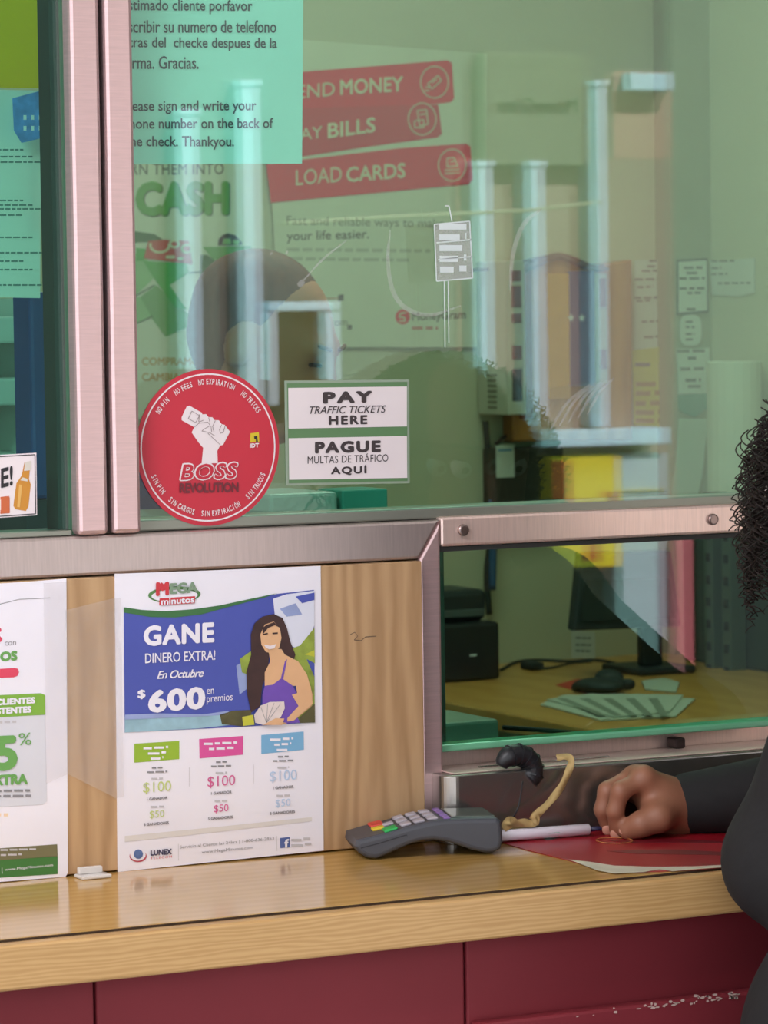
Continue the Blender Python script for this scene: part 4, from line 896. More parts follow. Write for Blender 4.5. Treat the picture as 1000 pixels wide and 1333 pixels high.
# black receipt printer
k = crop(570, 690, 4.348)
Yr = 2.06
pp = empty('receipt_printer', (on(615, 870, Yr).x, Yr+.06, ZD+.0008)); tag(pp, 'black receipt printer on the desk, half hidden by the steel upright', 'printer')
x0, x1 = on(548, 830, Yr).x, on(651, 830, Yr).x; bp2 = mat('printer_black', (46, 48, 52), .4); bp3 = mat('printer_black_gloss', (36, 38, 42), .22)
zmid, ztp = on(600, 812, Yr).z, on(600, 768, Yr+.04).z
MB().box((x0, Yr, ZD+.0008), (x1, Yr+.16, zmid), bp3, .006).build('lower_body', pp)
MB().box((x0+.004, Yr+.035, zmid+.0003), (x1-.004, Yr+.155, ztp), bp2, .010).build('cover', pp)
MB().box((x0+.01, Yr+.030, zmid+.008), (x1-.012, Yr+.0345, zmid+.020), mat('printer_slot', (96, 98, 96), .4), .001).build('paper_slot', pp)
a = on(616, 853, Yr); MB().box((a.x-.006, Yr-.0008, a.z-.0015), (a.x+.006, Yr+.0005, a.z+.0015), white).build('badge', pp)
# monitor seen from behind the pane, its edge tilted
Ym = 1.98
mon = empty('monitor', (on(800, 830, Ym).x, Ym+.05, ZD+.0008)); tag(mon, 'black computer monitor on the desk, tilted back', 'monitor')
b = MB(); mx1 = on(888, 790, Ym).x; m_tl, m_bl = on(757, 722, Ym+.03), on(746.5, 822, Ym)
m_tr, m_br = Vector((mx1, Ym+.03, m_tl.z-.004)), Vector((mx1, Ym, m_bl.z-.004))
b.prism([m_tl, m_tr, m_br, m_bl], (0, .022, .004), bp2, .004); b.build('casing', mon)
b = MB(); o_ = Vector((0, -.0008, 0)); b.poly([m_bl+o_+Vector((.012, 0, .016))+(m_tl-m_bl)*0, m_br+o_+Vector((-.012, 0, .016)), m_tr+o_+Vector((-.012, 0, -.012)), m_tl+o_+Vector((.012, 0, -.012))], mat('monitor_screen', (30, 38, 40), .12)); b.build('screen', mon)
b = MB(); cxm = on(862, 800, Ym).x; b.box((cxm-.02, Ym+.03, ZD+.012), (cxm+.02, Ym+.05, m_bl.z+.04), bp2, .003); b.box((cxm-.055, Ym-.02, ZD+.0008), (cxm+.055, Ym+.11, ZD+.012), bp2, .004); b.build('stand', mon)
# white card leaning at the foot of the monitor
Yk = onz(759, 859, ZD+.0006).y
S = Sheet(Yk, .0015); zc0 = onz(760, 860, ZD)
S.base('name_card', [(744, 820), (774, 823), (774.5, 858), (744, 856)], paper, 'small white card with three printed lines standing before the monitor', 'card')
for j, y in enumerate((831, 840, 848)): S.dashes('print', 749, 769, y, 1.6, pdk, .5, 1, j)
S.done()
# cables, mouse, red slip, papers
b = MB(); b.tube(spline([onz(x, y, ZD+.004) for x, y in ((652, 872), (672, 862), (700, 859), (740, 861), (770, 859), (795, 862), (812, 868))], 6), .0026, mat('cable_black', (0, 0, 0)), 6)
b.tube(spline([onz(x, y, ZD+.004) for x, y in ((700, 870), (720, 869), (745, 863), (770, 861))], 6), .0022, MATS['cable_black'], 6); dc = b.build('desk_cable'); tag(dc, 'black cables lying across the back of the desk', 'cable')
b = MB(); a = onz(692, 869, ZD+.004); b.box((a.x-.012, a.y-.02, ZD+.0006), (a.x+.014, a.y+.02, ZD+.014), MATS['cable_black'], .004); b.build('adapter', dc)
b = MB(); a = onz(790, 900, ZD+.002)
V, F = sdf_mesh([('e', (a.x-.012, a.y, ZD+.012), (.036, .05, .013)), ('e', (a.x+.035, a.y+.05, ZD+.016), (.022, .03, .016)), ('c', (a.x-.04, a.y+.03, ZD+.008), (a.x+.05, a.y+.01, ZD+.010), .007, .009)], .004, .01)
V = np.array(V); V[:, 2] = np.maximum(V[:, 2], ZD+.0018); b.add(V.tolist(), F, mat('cable_black', (0, 0, 0)), True); tag(b.build('headset'), 'black headset heap lying on the desk over a red slip', 'headset')
b = MB(); b.prism([onz(x, y, ZD+.0006) for x, y in ((724, 892), (752, 884), (800, 890), (762, 903))], (0, 0, .0008), mat('slip_red', (206, 66, 52), .6)); tag(b.build('red_slip'), 'red slip of paper sticking out from under the black headset', 'paper')
lp = mat('printed_stack', (198, 196, 180), .6)
for j, (pts, lb_) in enumerate(((((704, 918), (735, 906), (905, 911), (880, 934), (782, 939)), 'white printed sheets spread at the front of the desk, lowest of the pile'), (((712, 912), (768, 905), (890, 906), (872, 928), (800, 935)), 'printed sheet on top of the spread pile at the desk front'), (((835, 888), (865, 884), (885, 890), (880, 902), (840, 898)), 'small white sheet behind the spread pile on the desk'))):
    b = MB(); z = ZD+.0008+j*.0026*(j < 2); b.prism([onz(x, y, z) for x, y in pts], (0, 0, .0024), lp, 0)
    for q in range(5):
        if j == 1: 
            P = [onz(x, y, z+.0026) for x, y in ((724+q*30, 909), (736+q*30, 908.4), (790+q*20, 931), (780+q*20, 932))]; b.poly(P, mat('stack_lines', (140, 140, 126), .6))
    tag(b.build('paper_sheet'), lb_, 'paper', 'papers on the desk')
# black equipment with white label above the monitor, on a wall shelf
Yb2 = YB-.045
bxq = empty('wall_device', tuple(on(690, 668, Yb2))); tag(bxq, 'black device box with a white label on the wall below the grey case', 'device')
a, c = on(644, 668, Yb2), on(735, 580, Yb2); MB().box((a.x, Yb2, a.z), (c.x, YB-.001, c.z), mat('device_black', (44, 44, 40), .5), .006).build('housing', bxq)
a, c = on(646, 622, Yb2), on(669, 579, Yb2); b = MB(); b.box((a.x, Yb2-.0012, a.z), (c.x, Yb2-.0002, c.z), paper); lb2 = b.build('white_label', bxq); 
b = MB(); a, c = on(648, 588, Yb2), on(666, 584, Yb2); b.box((a.x, Yb2-.0020, a.z), (c.x, Yb2-.0013, c.z), mat('label_blue', (110, 150, 180), .6)); b.build('label_print', lb2)
b = MB(); b.tube(spline([on(646, 578, Yb2+.02), on(662, 566, Yb2+.03), on(684, 560, Yb2+.05)], 6), .004, MATS['cable_black'], 6); b.build('bracket', bxq)
# slotted steel uprights at the right
Xs = XR-.16
def srow(px, label):
    p = onp(px, 820, Vector((Xs, 0, 0)), Vector((-1, 0, 0))); e = empty('slotted_upright', (p.x, p.y, 0)); tag(e, label, 'shelf upright', 'slotted uprights of the office shelving')
    b = MB(); b.box((p.x, p.y-.014, ZD+.0008), (p.x+.03, p.y+.014, 1.28), mat('upright_steel', (104, 116, 108), .45, .5), .001); b.build('post', e)
    for j in range(9):
        z = 1.245-j*.038; b = MB(); b.box((p.x-.0012, p.y-.006, z-.007), (p.x+.001, p.y+.006, z+.007), mat('slot_hole', (22, 24, 22), .6)); b.build('slot', e)
for px, l in ((923, 'slotted steel upright of the dark shelving, left one of two behind the lower pane'), (946, 'slotted steel upright of the dark shelving, right one of two behind the lower pane')): srow(px, l)
b = MB(); p = onp(1000, 900, Vector((Xs+.04, 0, 0)), Vector((-1, 0, 0))); p2 = onp(898, 900, Vector((Xs+.04, 0, 0)), Vector((-1, 0, 0)))
b.box((Xs+.035, 1.36, ZD+.001), (XR-.004, ROLL[1]+.07, ROLL[2]), mat('cabinet_dark', (58, 66, 62), .5, 0, .1, 6), .004); tag(b.build('dark_cabinet'), 'dark green-grey cabinet behind the slotted uprights at the right of the desk', 'cabinet')
# low cabinet just inside the big pane, with a teal box and a white one on it
zi = on(450, 668, .30).z; b = MB(); b.box((.15, .20, 0), (.460, .52, zi), mat('inner_cabinet', (92, 92, 84), .5), .003); tag(b.build('inner_cabinet'), 'low grey cabinet behind the steel beam, its top just under the pane', 'cabinet')
a, c = on(446, 668, .30), on(505, 636, .30); b = MB(); b.box((a.x, .30, zi+.0006), (c.x, .36, c.z), mat('teal_box', (96, 176, 160), .5), .002); tag(b.build('teal_box'), 'small teal box behind the glass below the pay sign', 'box')
a, c = on(352, 668, .30), on(440, 640, .30); b = MB(); b.box((a.x, .30, zi+.0006), (c.x, .42, c.z), mat('white_box', (214, 214, 206), .4), .004); tag(b.build('white_box'), 'low white box behind the glass between round sticker and pay sign', 'box')
# plastic bin and dark ledge inside the window
Yi = .55
b = MB(); a, c = on(470, 968, Yi), on(650, 936, Yi); b.box((a.x, Yi, a.z-.05), (c.x, Yi+.12, c.z), mat('teal_bin', (150, 176, 160), .25), .004); tag(b.build('plastic_bin'), 'teal plastic bin just inside the window behind the glass edge', 'bin')
b = MB(); zl2 = a.z-.0505; b.box((.475, .125, zl2-.03), (1.2, .70, zl2), mat('inner_ledge', (66, 66, 58), .5), .002); b.box((.48, .2, 0), (.52, .68, zl2-.0302), black_pl); b.box((1.16, .2, 0), (1.2, .68, zl2-.0302), black_pl); tag(b.build('inner_ledge'), 'dark shelf along the inside of the window', 'shelf')
b = MB(); b.tube([on(655, 947, .5), on(700, 950, .5), on(760, 955, .5)], .003, MATS['cable_black'], 6); tag(b.build('inside_pen'), 'dark pen lying behind the glass edge beside the teal bin', 'pen')

# ------------------------------------------------------------------ the street behind the customers, seen mirrored in the glass
fa_ = mat('facade_plaster', (120, 114, 108), .8, 0, .05, 3); sal = mat('facade_salmon', (190, 146, 132), .8, 0, .05, 3); wp = mat('white_post_paint', (206, 222, 240), .6)
DF = 7.0
xs0, xs1, xs2 = street(600, 300).x, street(884, 300).x, street(1100, 300).x
xs3 = street(110, 300).x
struct(MB().box((0.5, -7.3, 0), (xs3-.001, -7.02, 3.6), mat('facade_dark', (34, 34, 32), .8)).build('wall_corner'), 'dark facade at the street corner, mirrored in the left window', 'wall')
struct(MB().box((xs3, -7.3, 0), (xs0-.001, -7.02, 3.6), fa_).build('wall_street'), 'plaster facade across the street, faint in the glass', 'wall')
zs = street(700, 205).z; xs4 = street(806, 200).x; zs2 = street(850, 92).z
struct(MB().box((xs0, -7.3, zs+.001), (xs4-.001, -7.02, 3.6), fa_).build('wall_upper'), 'olive plaster band above the salmon shop facade, mirrored in the glass', 'wall')
struct(MB().box((xs4, -7.3, zs2+.001), (xs1, -7.02, 3.6), fa_).build('wall_gable'), 'olive plaster above the white fascia panel, mirrored in the glass', 'wall')
struct(MB().box((xs4, -7.3, zs+.001), (xs1, -7.02, zs2), sal).build('wall_pier'), 'salmon wall pier below the white fascia panel, mirrored in the glass', 'wall')
struct(MB().box((xs0, -7.3, 0), (xs1, -7.02, zs), mat('facade_pale_salmon', (168, 140, 128), .8, 0, .05, 3)).build('wall_shop'), 'salmon shop facade across the street, reflected in the glass', 'wall')
struct(MB().box((xs1, -7.3, 0), (8.5, -7.02, 3.6), mat('facade_dull', (142, 146, 130), .8)).build('wall_neighbour'), 'dull green facade beside the salmon shop, reflected in the glass', 'wall')
def post(px0, px1, y0, y1, label, D=6.95):
    a, c = street(px0, y1, D), street(px1, y0, D); e = empty('white_post', ((a.x+c.x)/2, -D, a.z)); tag(e, label, 'post', 'white posts reflected in the glass')
    MB().box((a.x, -7.0195, a.z), (c.x, -D, c.z), wp, .004).build('shaft', e); MB().box((a.x-.006, -7.0195, c.z+.0004), (c.x+.006, -D+.005, c.z+.02), wp, .003).build('cap', e)
post(245, 262, 150, 560, 'white post mirrored in the glass over the CASH lettering'); post(324, 341, 112, 560, 'white post mirrored in the glass left of the red bands')
post(630, 645, 217, 560, 'white post mirrored in the glass right of LOAD CARDS'); post(698, 713, 217, 556, 'white post mirrored in the glass over the wooden case, left one'); post(783, 793, 112, 556, 'tall thin white post mirrored in the glass over the wooden case')
def panel(x0, y0, x1, y1, m, name, label, cat, D=6.96, th=.03):
    a, c = street(x0, y1, D), street(x1, y0, D); b = MB(); b.box((a.x, -7.0195, a.z), (c.x, -D, c.z), m, .003); return tag(b.build(name), label, cat)
panel(824, 95, 881, 116, wp, 'white_fascia', 'short white fascia panel mirrored in the glass at upper right', 'panel')
b = MB(); D = 6.94; xo0, xo1, yo0, yo1 = 352, 446, 392, 528
wf = empty('shop_window', tuple(street(400, 528, D))); tag(wf, 'white framed shop window mirrored over the face behind the glass', 'window')
for (q0, q1, q2, q3, nm) in ((352, 392, 446, 405, 'frame'), (352, 406, 364, 528, 'frame'), (428, 406, 446, 528, 'frame')):
    a, c = street(q0, q3, D), street(q2, q1, D); MB().box((a.x, -D-.06, a.z), (c.x, -D, c.z), wp, .003).build(nm, wf)
a, c = street(365, 528, D), street(427, 406, D); MB().box((a.x, -D-.055, a.z), (c.x, -D-.035, c.z), mat('shop_window_dark', (40, 32, 28), .3), 0).build('dark_pane', wf)
panel(718, 557, 876, 583, wp, 'white_sill', 'white horizontal sill mirrored in the glass below the wooden case', 'sill', 6.90, .119)
yp = panel(733, 592, 812, 742, mat('sign_yellow', (236, 196, 20), .6), 'yellow_sign', 'yellow sign with red patches mirrored below the wooden case', 'sign', 6.93)
b = MB(); rp_ = mat('sign_orange', (196, 92, 30), .6)
for (q0, q1, q2, q3) in ((733, 600, 750, 660), (772, 700, 788, 732), (794, 640, 808, 655)):
    a, c = street(q0, q3, 6.928), street(q2, q1, 6.928); b.add([(a.x, -6.929, a.z), (c.x, -6.929, a.z), (c.x, -6.929, c.z), (a.x, -6.929, c.z)], [(0, 1, 2, 3)], rp_)
b.build('red_patches', yp)
wd_ = panel(816, 590, 872, 945, mat('door_white', (186, 190, 200), .6), 'white_shop_door', 'white shop door mirrored in both panes at right', 'door', 6.94)
b = MB(); a, c = street(818, 640, 6.93), street(870, 637, 6.93); b.box((a.x, -6.939, a.z), (c.x, -6.930, c.z), mat('door_yellow_line', (230, 200, 90), .5)); b.build('yellow_strip', wd_)
panel(886, 690, 905, 980, mat('pink_post_paint', (214, 110, 122), .6), 'pink_post', 'pink painted post mirrored in the lower pane', 'post', 6.9, .08)
xq = street(905, 700, 6.98).x; zq = street(950, 672, 6.98).z
struct(MB().box((xq, -7.0195, 0), (8.4, -6.90, zq), mat('dark_plinth', (34, 38, 36), .8)).build('trim_3'), 'dark plinth of the neighbour facade, mirrored in the lower pane', 'trim')
# hanging sign whose lettering shows reversed in the glass
DS = 6.97
a, c = street(634, 214, DS), street(771, 70, DS)
hs = empty('wall_sign', ((a.x+c.x)/2, -DS, a.z)); tag(hs, 'grey wall sign with reversed faint lettering, mirrored at the top of the glass', 'sign')
MB().box((a.x, -7.0195, a.z), (c.x, -DS, c.z), mat('sign_grey', (128, 124, 108), .7), .004).build('board', hs)
v, f = glyphs('MoneyGram', .02); lo, hi = v.min(0), v.max(0); wq = (c.x-a.x)*.74; x_m = (a.x+c.x)/2; zq = a.z+(c.z-a.z)*.42
b = MB(); b.add([Vector((x_m+wq*(.5-(p[0]-lo[0])/(hi[0]-lo[0])), -DS+.0008, zq+(p[1]-lo[1])/(hi[1]-lo[1])*wq*.22)) for p in v], f, mat('sign_letter', (104, 100, 88), .7)); b.build('lettering', hs)
b = MB(); b.tube(spline([street(x, y, 5.5) for x, y in ((372, 291), (480, 284), (600, 278), (700, 273), (786, 263))], 6), .0045, mat('street_cable', (176, 166, 140), .5), 8)
e0, e1 = street(372, 291, 5.5), street(786, 263, 5.5)
tag(b.build('street_cable'), 'thin white cable mirrored across the upper glass', 'cable')
#NEXT4
# ------------------------------------------------------------------ people
def body_obj(name, prims, h, k, m, parent=None, cut=(), clip=None, base=None, smooth=2):
    V, F = sdf_mesh(prims, h, k, cut, clip)
    bm = bmesh.new(); vs = [bm.verts.new(v) for v in V]
    for f in F:
        try: bm.faces.new([vs[i] for i in f])
        except ValueError: pass
    for _ in range(smooth): bmesh.ops.smooth_vert(bm, verts=bm.verts, factor=.4, use_axis_x=True, use_axis_y=True, use_axis_z=True)
    bmesh.ops.recalc_face_normals(bm, faces=bm.faces)
    b = MB() if not isinstance(name, MB) else name
    b.bmesh(bm, m, True)
    return b if isinstance(name, MB) else b.build(name, parent, base)
skin = mat('skin_tan', (150, 100, 76), .5, 0, .05, 30, .05); skin2 = mat('skin_brown', (252, 150, 112), .5, 0, .05, 30)
hairm = mat('hair_dark', (30, 20, 16), .55, 0, .2, 60, 0, (1, 1, 1), .3); cloth = mat('black_knit', (24, 23, 24), .85, 0, .12, 90, .3)

HD = Vector((.582, -.36, 1.425))
def head_prims(c, fwd, s=1.0):
    """skull, jaw, nose, brow, ears, lips; fwd = where the face points"""
    f = Vector(fwd).normalized(); r = f.cross(Vector((0, 0, 1))).normalized(); u = r.cross(f)
    R_ = np.array([r, f, u]).T
    at = lambda x, y, z: tuple(c+r*x*s+f*y*s+u*z*s)
    return [('e', at(0, -.012, .025), (.072*s, .090*s, .086*s), R_), ('e', at(0, .022, -.045), (.056*s, .064*s, .066*s), R_), ('e', at(0, .060, -.088), (.022*s, .022*s, .018*s), R_, .03),
            ('c', at(0, .086, .018), at(0, .106, -.022), .008*s, .013*s, .012), ('c', at(-.032, .075, .030), at(.032, .075, .030), .012*s, .012*s, .02),
            ('e', at(.075, -.01, -.005), (.010*s, .020*s, .032*s), R_, .008), ('e', at(-.075, -.01, -.005), (.010*s, .020*s, .032*s), R_, .008),
            ('c', at(-.016, .079, -.052), at(.016, .079, -.052), .007*s, .007*s, .008), ('c', at(-.013, .077, -.064), at(.013, .077, -.064), .008*s, .008*s, .008)], at
def hand_prims(W, mcp, fing, thumb, rw=.021):
    P = []
    Wv = np.array(W)
    for m in mcp: P.append(('c', tuple(Wv), tuple(m), rw, .0115, .014))
    P.append(('c', tuple(mcp[0]), tuple(mcp[3]), .0115, .010, .01))
    for chain, r0 in fing:
        rr = [r0, r0*.95, r0*.86, r0*.76]
        for i in range(3): P.append(('c', tuple(chain[i]), tuple(chain[i+1]), rr[i], rr[i+1], .004))
    rr = [.017, .0145, .0118, .0098]
    for i in range(3): P.append(('c', tuple(thumb[i]), tuple(thumb[i+1]), rr[i], rr[i+1], .007))
    return P
# right hand of the customer, fingertips on the red mat
W = on(884, 1056, -.088)
mcp = [on(838, 1018, -.094), on(826, 1015, -.074), on(820, 1020, -.055), on(820, 1029, -.038)]
f_i = [mcp[0], on(808, 1034, -.094), on(801, 1060, -.090), on(803, 1085, -.082)]
f_m = [mcp[1], on(791, 1034, -.070), on(785, 1058, -.068), on(791, 1079, -.064)]
f_r = [mcp[2], on(790, 1038, -.050), on(786, 1060, -.050), on(796, 1074, -.046)]
f_p = [mcp[3], on(798, 1044, -.034), on(795, 1060, -.034), on(803, 1068, -.030)]
th = [on(872, 1058, -.100), on(857, 1068, -.112), on(835, 1077, -.108), on(818, 1085, -.098)]
lift = Vector((0, 0, .0032))
W += lift; mcp = [m+lift for m in mcp]; f_i, f_m, f_r, f_p, th = [[q+lift for q in c] for c in (f_i, f_m, f_r, f_p, th)]
hand = hand_prims(W, mcp, [(f_i, .0098), (f_m, .0098), (f_r, .0094), (f_p, .0082)], th)
hand += [('c', tuple(W), tuple(on(858, 1048, -.092)+lift), .022, .022, .012)]
EL = Vector((.780, -.20, 1.128)); SH_R = Vector((.712, -.40, 1.258)); SH_L = Vector((.535, -.44, 1.265)); EL_L = Vector((.500, -.375, 1.085)); WR_L = Vector((.66, -.385, 1.02))
arm_r = [('c', tuple(SH_R), tuple(EL), .046, .036), ('c', tuple(EL), tuple(W), .037, .024)]
arm_l = [('c', tuple(SH_L), tuple(EL_L), .046, .037), ('c', tuple(EL_L), tuple(WR_L), .036, .022)]
trunk = [('e', (.565, -.475, .93), (.158, .112, .14)), ('e', (.60, -.455, 1.05), (.128, .098, .14)), ('e', (.650, -.435, 1.17), (.145, .095, .13)), ('c', tuple(SH_L), tuple(SH_R), .05, .05), ('e', (.60, -.355, 1.16), (.06, .05, .06)), ('e', (.70, -.355, 1.16), (.06, .05, .06)),
         ('c', (.635, -.42, 1.27), (.585, -.385, 1.37), .050, .046)]
legs = []
for sx in (-1, 1): legs += [('c', (.565+sx*.075, -.475, .86), (.565+sx*.085, -.47, .48), .082, .050), ('c', (.565+sx*.085, -.47, .48), (.565+sx*.09, -.49, .08), .050, .036)]
hp, at = head_prims(HD, (-.15, .97, -.18))
# left hand resting at the waist
WL = WR_L; d_ = Vector((.9, .25, -.25)).normalized(); s_ = Vector((0, .3, -.95)).normalized()
ml = [WL+d_*.075+s_*x for x in (-.028, -.009, .010, .027)]
fl = [([m, m+d_*.035+Vector((0, -.004, 0)), m+d_*.055+Vector((0, -.012, -.003)), m+d_*.068+Vector((0, -.022, -.004))], r0) for m, r0 in zip(ml, (.0095, .0098, .0092, .0080))]
tl = [WL+d_*.02-s_*.02, WL+d_*.045-s_*.042, WL+d_*.072-s_*.05, WL+d_*.092-s_*.05]
hand_l = hand_prims(WL, ml, fl, tl, .019)
base = Vector((.565, -.47, 0))
woman = MB()
body_obj(woman, trunk+hp+legs+arm_l[:1]+arm_r[:1]+[('c', tuple(EL), tuple(EL+(W-EL)*.8), .034, .026), ('c', tuple(EL_L), tuple(EL_L+(WR_L-EL_L)*.8), .033, .024)], .0085, .03, skin)
body_obj(woman, hand+[('c', tuple(EL+(W-EL)*.7), tuple(W), .026, .022)], .0022, .006, skin, smooth=1)
body_obj(woman, hand_l+[('c', tuple(EL_L+(WR_L-EL_L)*.7), tuple(WR_L), .024, .020)], .0030, .006, skin, smooth=1)
per = tag(woman.build('person', None, base), 'customer with long dark curly hair and black clothes resting one hand on the counter', 'person')
# clothing
neck_cut = [('e', tuple(Vector((.605, -.40, 1.345))), (.062, .062, .055))]
torso = [p for p in trunk[:-1]]
sw = grown(torso, .010)+[('c', tuple(SH_R), tuple(EL), .056, .050), ('c', tuple(EL), tuple(EL+(W-EL)*.97+Vector((0, 0, .003))), .048, .031), ('c', tuple(SH_L), tuple(EL_L), .058, .054), ('c', tuple(EL_L), tuple(EL_L+(WR_L-EL_L)*.93), .054, .038)]
dW = (W-EL).normalized()
body_obj('sweater', sw, .008, .03, cloth, per, cut=neck_cut, clip=[(tuple(W-dW*.003), tuple(dW))] and None)
body_obj('trousers', grown(legs, .012)+[('e', (.565, -.475, .885), (.168, .122, .12))], .010, .03, mat('black_trousers', (28, 28, 32), .8, 0, .1, 60), per, clip=[((0, 0, .09), (0, 0, -1))])
for sx in (-1, 1):
    body_obj('shoe', [('e', (.565+sx*.09, -.43, .035), (.042, .115, .034)), ('e', (.565+sx*.09, -.49, .06), (.040, .055, .055))], .008, .02, mat('shoe_black', (24, 24, 24), .4), per, clip=[((0, 0, .002), (0, 0, -1))])
# nails and face
nm_ = mat('finger_nail', (206, 152, 130), .3)
for ch in (f_i, f_m, th):
    b = MB()
    t = (ch[3]-ch[2]).normalized(); v = (EYE-ch[3]).normalized(); n = (v-t*v.dot(t)).normalized(); n = (n*.75+Vector((-.5, 0, .45))*.6); n = (n-t*n.dot(t)).normalized(); s_ = t.cross(n)
    c = ch[3]+t*.001+n*.0070; R3 = Matrix((s_, t, n)).transposed(); b.ball(c, (.0050, .0062, .0016), nm_, R3, 12, 8); b.build('fingernail', per)
ew, ei = mat('eye_white', (232, 228, 222), .3), mat('iris_brown', (60, 36, 24), .3)
for sx in (-1, 1):
    b = MB(); b.ball(Vector(at(sx*.031, .070, .010)), (.0125,)*3, ew); b.ball(Vector(at(sx*.031, .0765, .009)), (.0066,)*3, ei); b.build('eye', per)
b = MB(); b.tube(spline([at(x*.001, .0885-abs(x)*.0002, -.0575+.002*math.cos(x*.15)) for x in range(-20, 21, 5)], 3), .0036, mat('lips', (166, 84, 78), .4), 6); b.build('lips', per)
for sx in (-1, 1): b = MB(); b.tube(spline([at(sx*x, .0885-.25*abs(x-.02), .034+.1*(x-.018)) for x in (.016, .028, .040, .050)], 3), [.0026]*9+[.0012], hairm, 6); b.build('eyebrow', per)
# curly hair: a soft mass and several hundred ringlets
hb = MB()
hmass = [('e', tuple(HD+Vector((.005, -.035, .028))), (.090, .105, .085)), ('e', tuple(HD+Vector((-.047, -.055, -.02))), (.050, .08, .09)), ('e', tuple(HD+Vector((.075, -.055, -.05))), (.055, .07, .10)), ('e', tuple(HD+Vector((.01, -.08, -.05))), (.09, .06, .11))]
body_obj(hb, hmass, .009, .04, hairm, cut=[('e', tuple(Vector(at(0, .10, -.03))), (.062, .085, .09))])
rr = random.Random(11)
def ringlet(p, out, L, amp, turns, r):
    pts = []; N = int(turns*9); ph = rr.uniform(0, 6.28); dx = Vector((rr.uniform(-.2, .2), rr.uniform(-.2, .2), 0))
    for i in range(N+1):
        t = i/N; c = p+out*(.03*math.sin(min(1, t*2)*1.57))+Vector((0, 0, -1))*L*max(0, t-.08)+dx*L*t*.5
        a = amp*(.4+.6*min(1, t*4)); pts.append(c+Vector((math.cos(ph+turns*6.28*t), math.sin(ph+turns*6.28*t), .25*math.sin(2*(ph+turns*6.28*t))))*a)
    hb.tube(pts, r, hairm, 4)
cen = HD+Vector((0, -.045, .01))
for i in range(950):
    ang = rr.uniform(0, 6.28) if i % 3 else rr.uniform(2.2, 4.6)
    fw_ = math.sin(ang)
    if fw_ > .55: continue
    el = rr.uniform(-.5, 1.5); o = Vector((math.cos(ang)*math.cos(el), math.sin(ang)*math.cos(el), math.sin(el)))
    p = cen+Vector((o.x*.106, o.y*.118, o.z*.104+.004)); ringlet(p, o*.6, rr.uniform(.04, .11)+.05*max(0, el), rr.uniform(.0025, .007), rr.uniform(4, 9), rr.uniform(.0004, .0008))
for j, (px, y0, y1, am) in enumerate(((966, 575, 738, .0055), (975, 560, 720, .007), (984, 545, 735, .008), (992, 530, 740, .008), (1003, 520, 742, .008), (970, 640, 742, .006), (988, 640, 760, .008), (980, 620, 700, .009), (996, 600, 752, .009), (1008, 600, 760, .009))):
    for q in range(2):
        Yh = -.40-.03*q; a, c = on(px+q*6, y0, Yh), on(px+q*5, y1, Yh); L = a.z-c.z; N = 46; ph = rr.uniform(0, 6); tn = L/.030
        hb.tube([a+(c-a)*(i/N)+Vector((math.cos(ph+6.28*tn*i/N)*am, math.sin(ph+6.28*tn*i/N)*am, 0)) for i in range(N+1)], .00065, hairm, 5)
hb.build('curly_hair', per)

# ------------------------------------------------------------------ clerk behind the glass, head bowed
HC = on(348, 450, 1.0); fdir = Vector((.62, -.66, -.42))
hp2, at2 = head_prims(HC, fdir, .97)
nb = Vector((HC.x-.055, 1.06, HC.z-.19))
shl, shr = Vector((nb.x-.17, 1.10, nb.z-.06)), Vector((nb.x+.17, 1.04, nb.z-.07))
tr2 = [('c', tuple(nb), tuple(HC+Vector((-.02, .03, -.06))), .055, .050), ('c', tuple(shl), tuple(shr), .055, .055), ('e', (nb.x, 1.08, nb.z-.20), (.165, .11, .18)), ('e', (nb.x, 1.09, nb.z-.42), (.15, .115, .18)), ('e', (nb.x, 1.10, .90), (.165, .12, .14))]
elc, erc = Vector((shl.x-.03, 1.06, shl.z-.27)), Vector((shr.x+.04, .98, shr.z-.26)); wlc, wrc = Vector((shl.x+.06, .88, elc.z+.02)), Vector((shr.x-.05, .84, erc.z+.03))
arms2 = [('c', tuple(shl), tuple(elc), .05, .038), ('c', tuple(elc), tuple(wlc), .038, .026), ('c', tuple(shr), tuple(erc), .05, .038), ('c', tuple(erc), tuple(wrc), .038, .026)]
legs2 = []
for sx in (-1, 1): legs2 += [('c', (nb.x+sx*.08, 1.10, .84), (nb.x+sx*.09, 1.10, .46), .085, .052), ('c', (nb.x+sx*.09, 1.10, .46), (nb.x+sx*.095, 1.12, .08), .052, .038)]
hands2 = []
for wv, sg in ((wlc, 1), (wrc, -1)):
    d_ = Vector((sg*.5, -.8, -.1)).normalized(); s_ = Vector((sg*.85, .5, 0)).normalized()
    mm = [wv+d_*.075+s_*x for x in (.028, .009, -.010, -.027)]
    hands2.append((hand_prims(wv, mm, [([m, m+d_*.035, m+d_*.055+Vector((0, 0, -.01)), m+d_*.068+Vector((0, 0, -.02))], r0) for m, r0 in zip(mm, (.0095, .0098, .0092, .0080))], [wv+d_*.02+s_*.02, wv+d_*.045+s_*.042, wv+d_*.072+s_*.05, wv+d_*.092+s_*.048], .02)))
clerk = MB(); body_obj(clerk, tr2+hp2+arms2+legs2, .0085, .03, skin2)
for h_ in hands2: body_obj(clerk, h_, .0035, .006, skin2, smooth=1)
ck = tag(clerk.build('person', None, Vector((nb.x, 1.10, 0))), 'clerk with brown hair tied back, head bowed behind the glass above the red sticker', 'person')
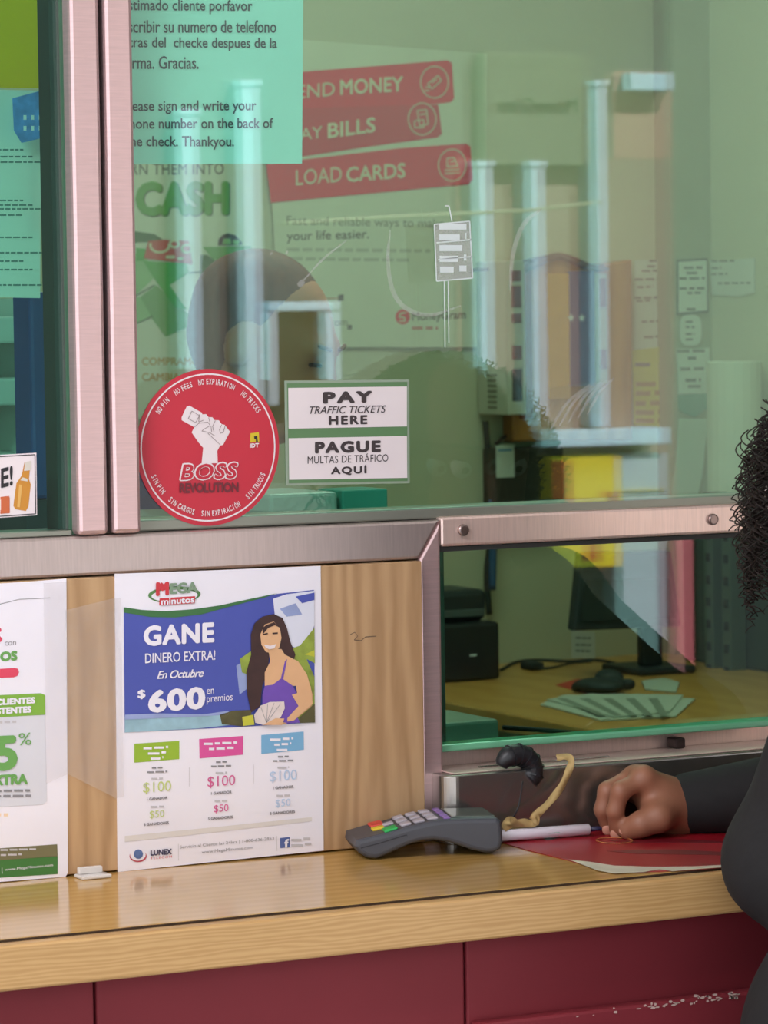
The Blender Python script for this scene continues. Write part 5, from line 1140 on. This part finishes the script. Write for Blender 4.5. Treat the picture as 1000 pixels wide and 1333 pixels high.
body_obj('blue_shirt', grown(tr2[1:4]+[arms2[0], arms2[2]], .012)+[('c', tuple(elc), tuple(elc+(wlc-elc)*.4), .05, .046), ('c', tuple(erc), tuple(erc+(wrc-erc)*.4), .05, .046), ('c', tuple(shl+Vector((-.0, -.02, .0))), tuple(nb+Vector((-.055, -.0, .045))), .05, .030)], .009, .03, mat('shirt_blue', (52, 66, 128), .8, 0, .06, 40), ck, cut=[('e', tuple(nb+Vector((.0, -.03, .06))), (.062, .075, .07))])
body_obj('trousers', grown(legs2, .012)+[('e', (nb.x, 1.10, .86), (.172, .128, .13))], .011, .03, mat('trousers_grey', (58, 58, 62), .8), ck, clip=[((0, 0, .09), (0, 0, -1))])
for sx in (-1, 1): body_obj('shoe', [('e', (nb.x+sx*.095, 1.06, .035), (.042, .115, .034)), ('e', (nb.x+sx*.095, 1.12, .06), (.040, .055, .055))], .009, .02, MATS['shoe_black'], ck, clip=[((0, 0, .002), (0, 0, -1))])
brn = mat('hair_brown', (130, 66, 46), .65, 0, .25, 50, 0, (1, 1, .2))
f = fdir.normalized(); r = f.cross(Vector((0, 0, 1))).normalized(); u = r.cross(f)
A2 = lambda x, y, z: tuple(HC+r*x+f*y+u*z)
R_ = np.array([r, f, u]).T
hb = MB(); body_obj(hb, [('e', A2(0, -.026, .030), (.073, .088, .085), R_), ('c', tuple(on(300, 385, 1.02)), tuple(on(282, 440, 1.03)), .034, .027), ('c', tuple(on(282, 440, 1.03)), tuple(on(276, 525, 1.02)), .027, .015)], .006, .03, brn, cut=[('e', A2(0.0, .100, -.030), (.092, .082, .090), R_)])
hb.build('brown_hair', ck)
for sx in (-1, 1):
    b = MB(); b.tube(spline([at2(sx*x, .084-.2*abs(x-.02), .010-.06*abs(x-.03)) for x in (.016, .026, .036, .046)], 3), [.0030]*9+[.0016], mat('lash_dark', (40, 26, 22), .5), 6); b.build('eyelashes', ck)
    b = MB(); b.tube(spline([at2(sx*x, .0895-.25*abs(x-.02), .034+.1*(x-.018)) for x in (.016, .028, .040, .050)], 3), [.0028]*9+[.0012], brn, 6); b.build('eyebrow', ck)
b = MB(); b.tube(spline([at2(x*.001, .0885-abs(x)*.0002, -.0575) for x in range(-20, 21, 5)], 3), .0036, MATS['lips'], 6); b.build('lips', ck)
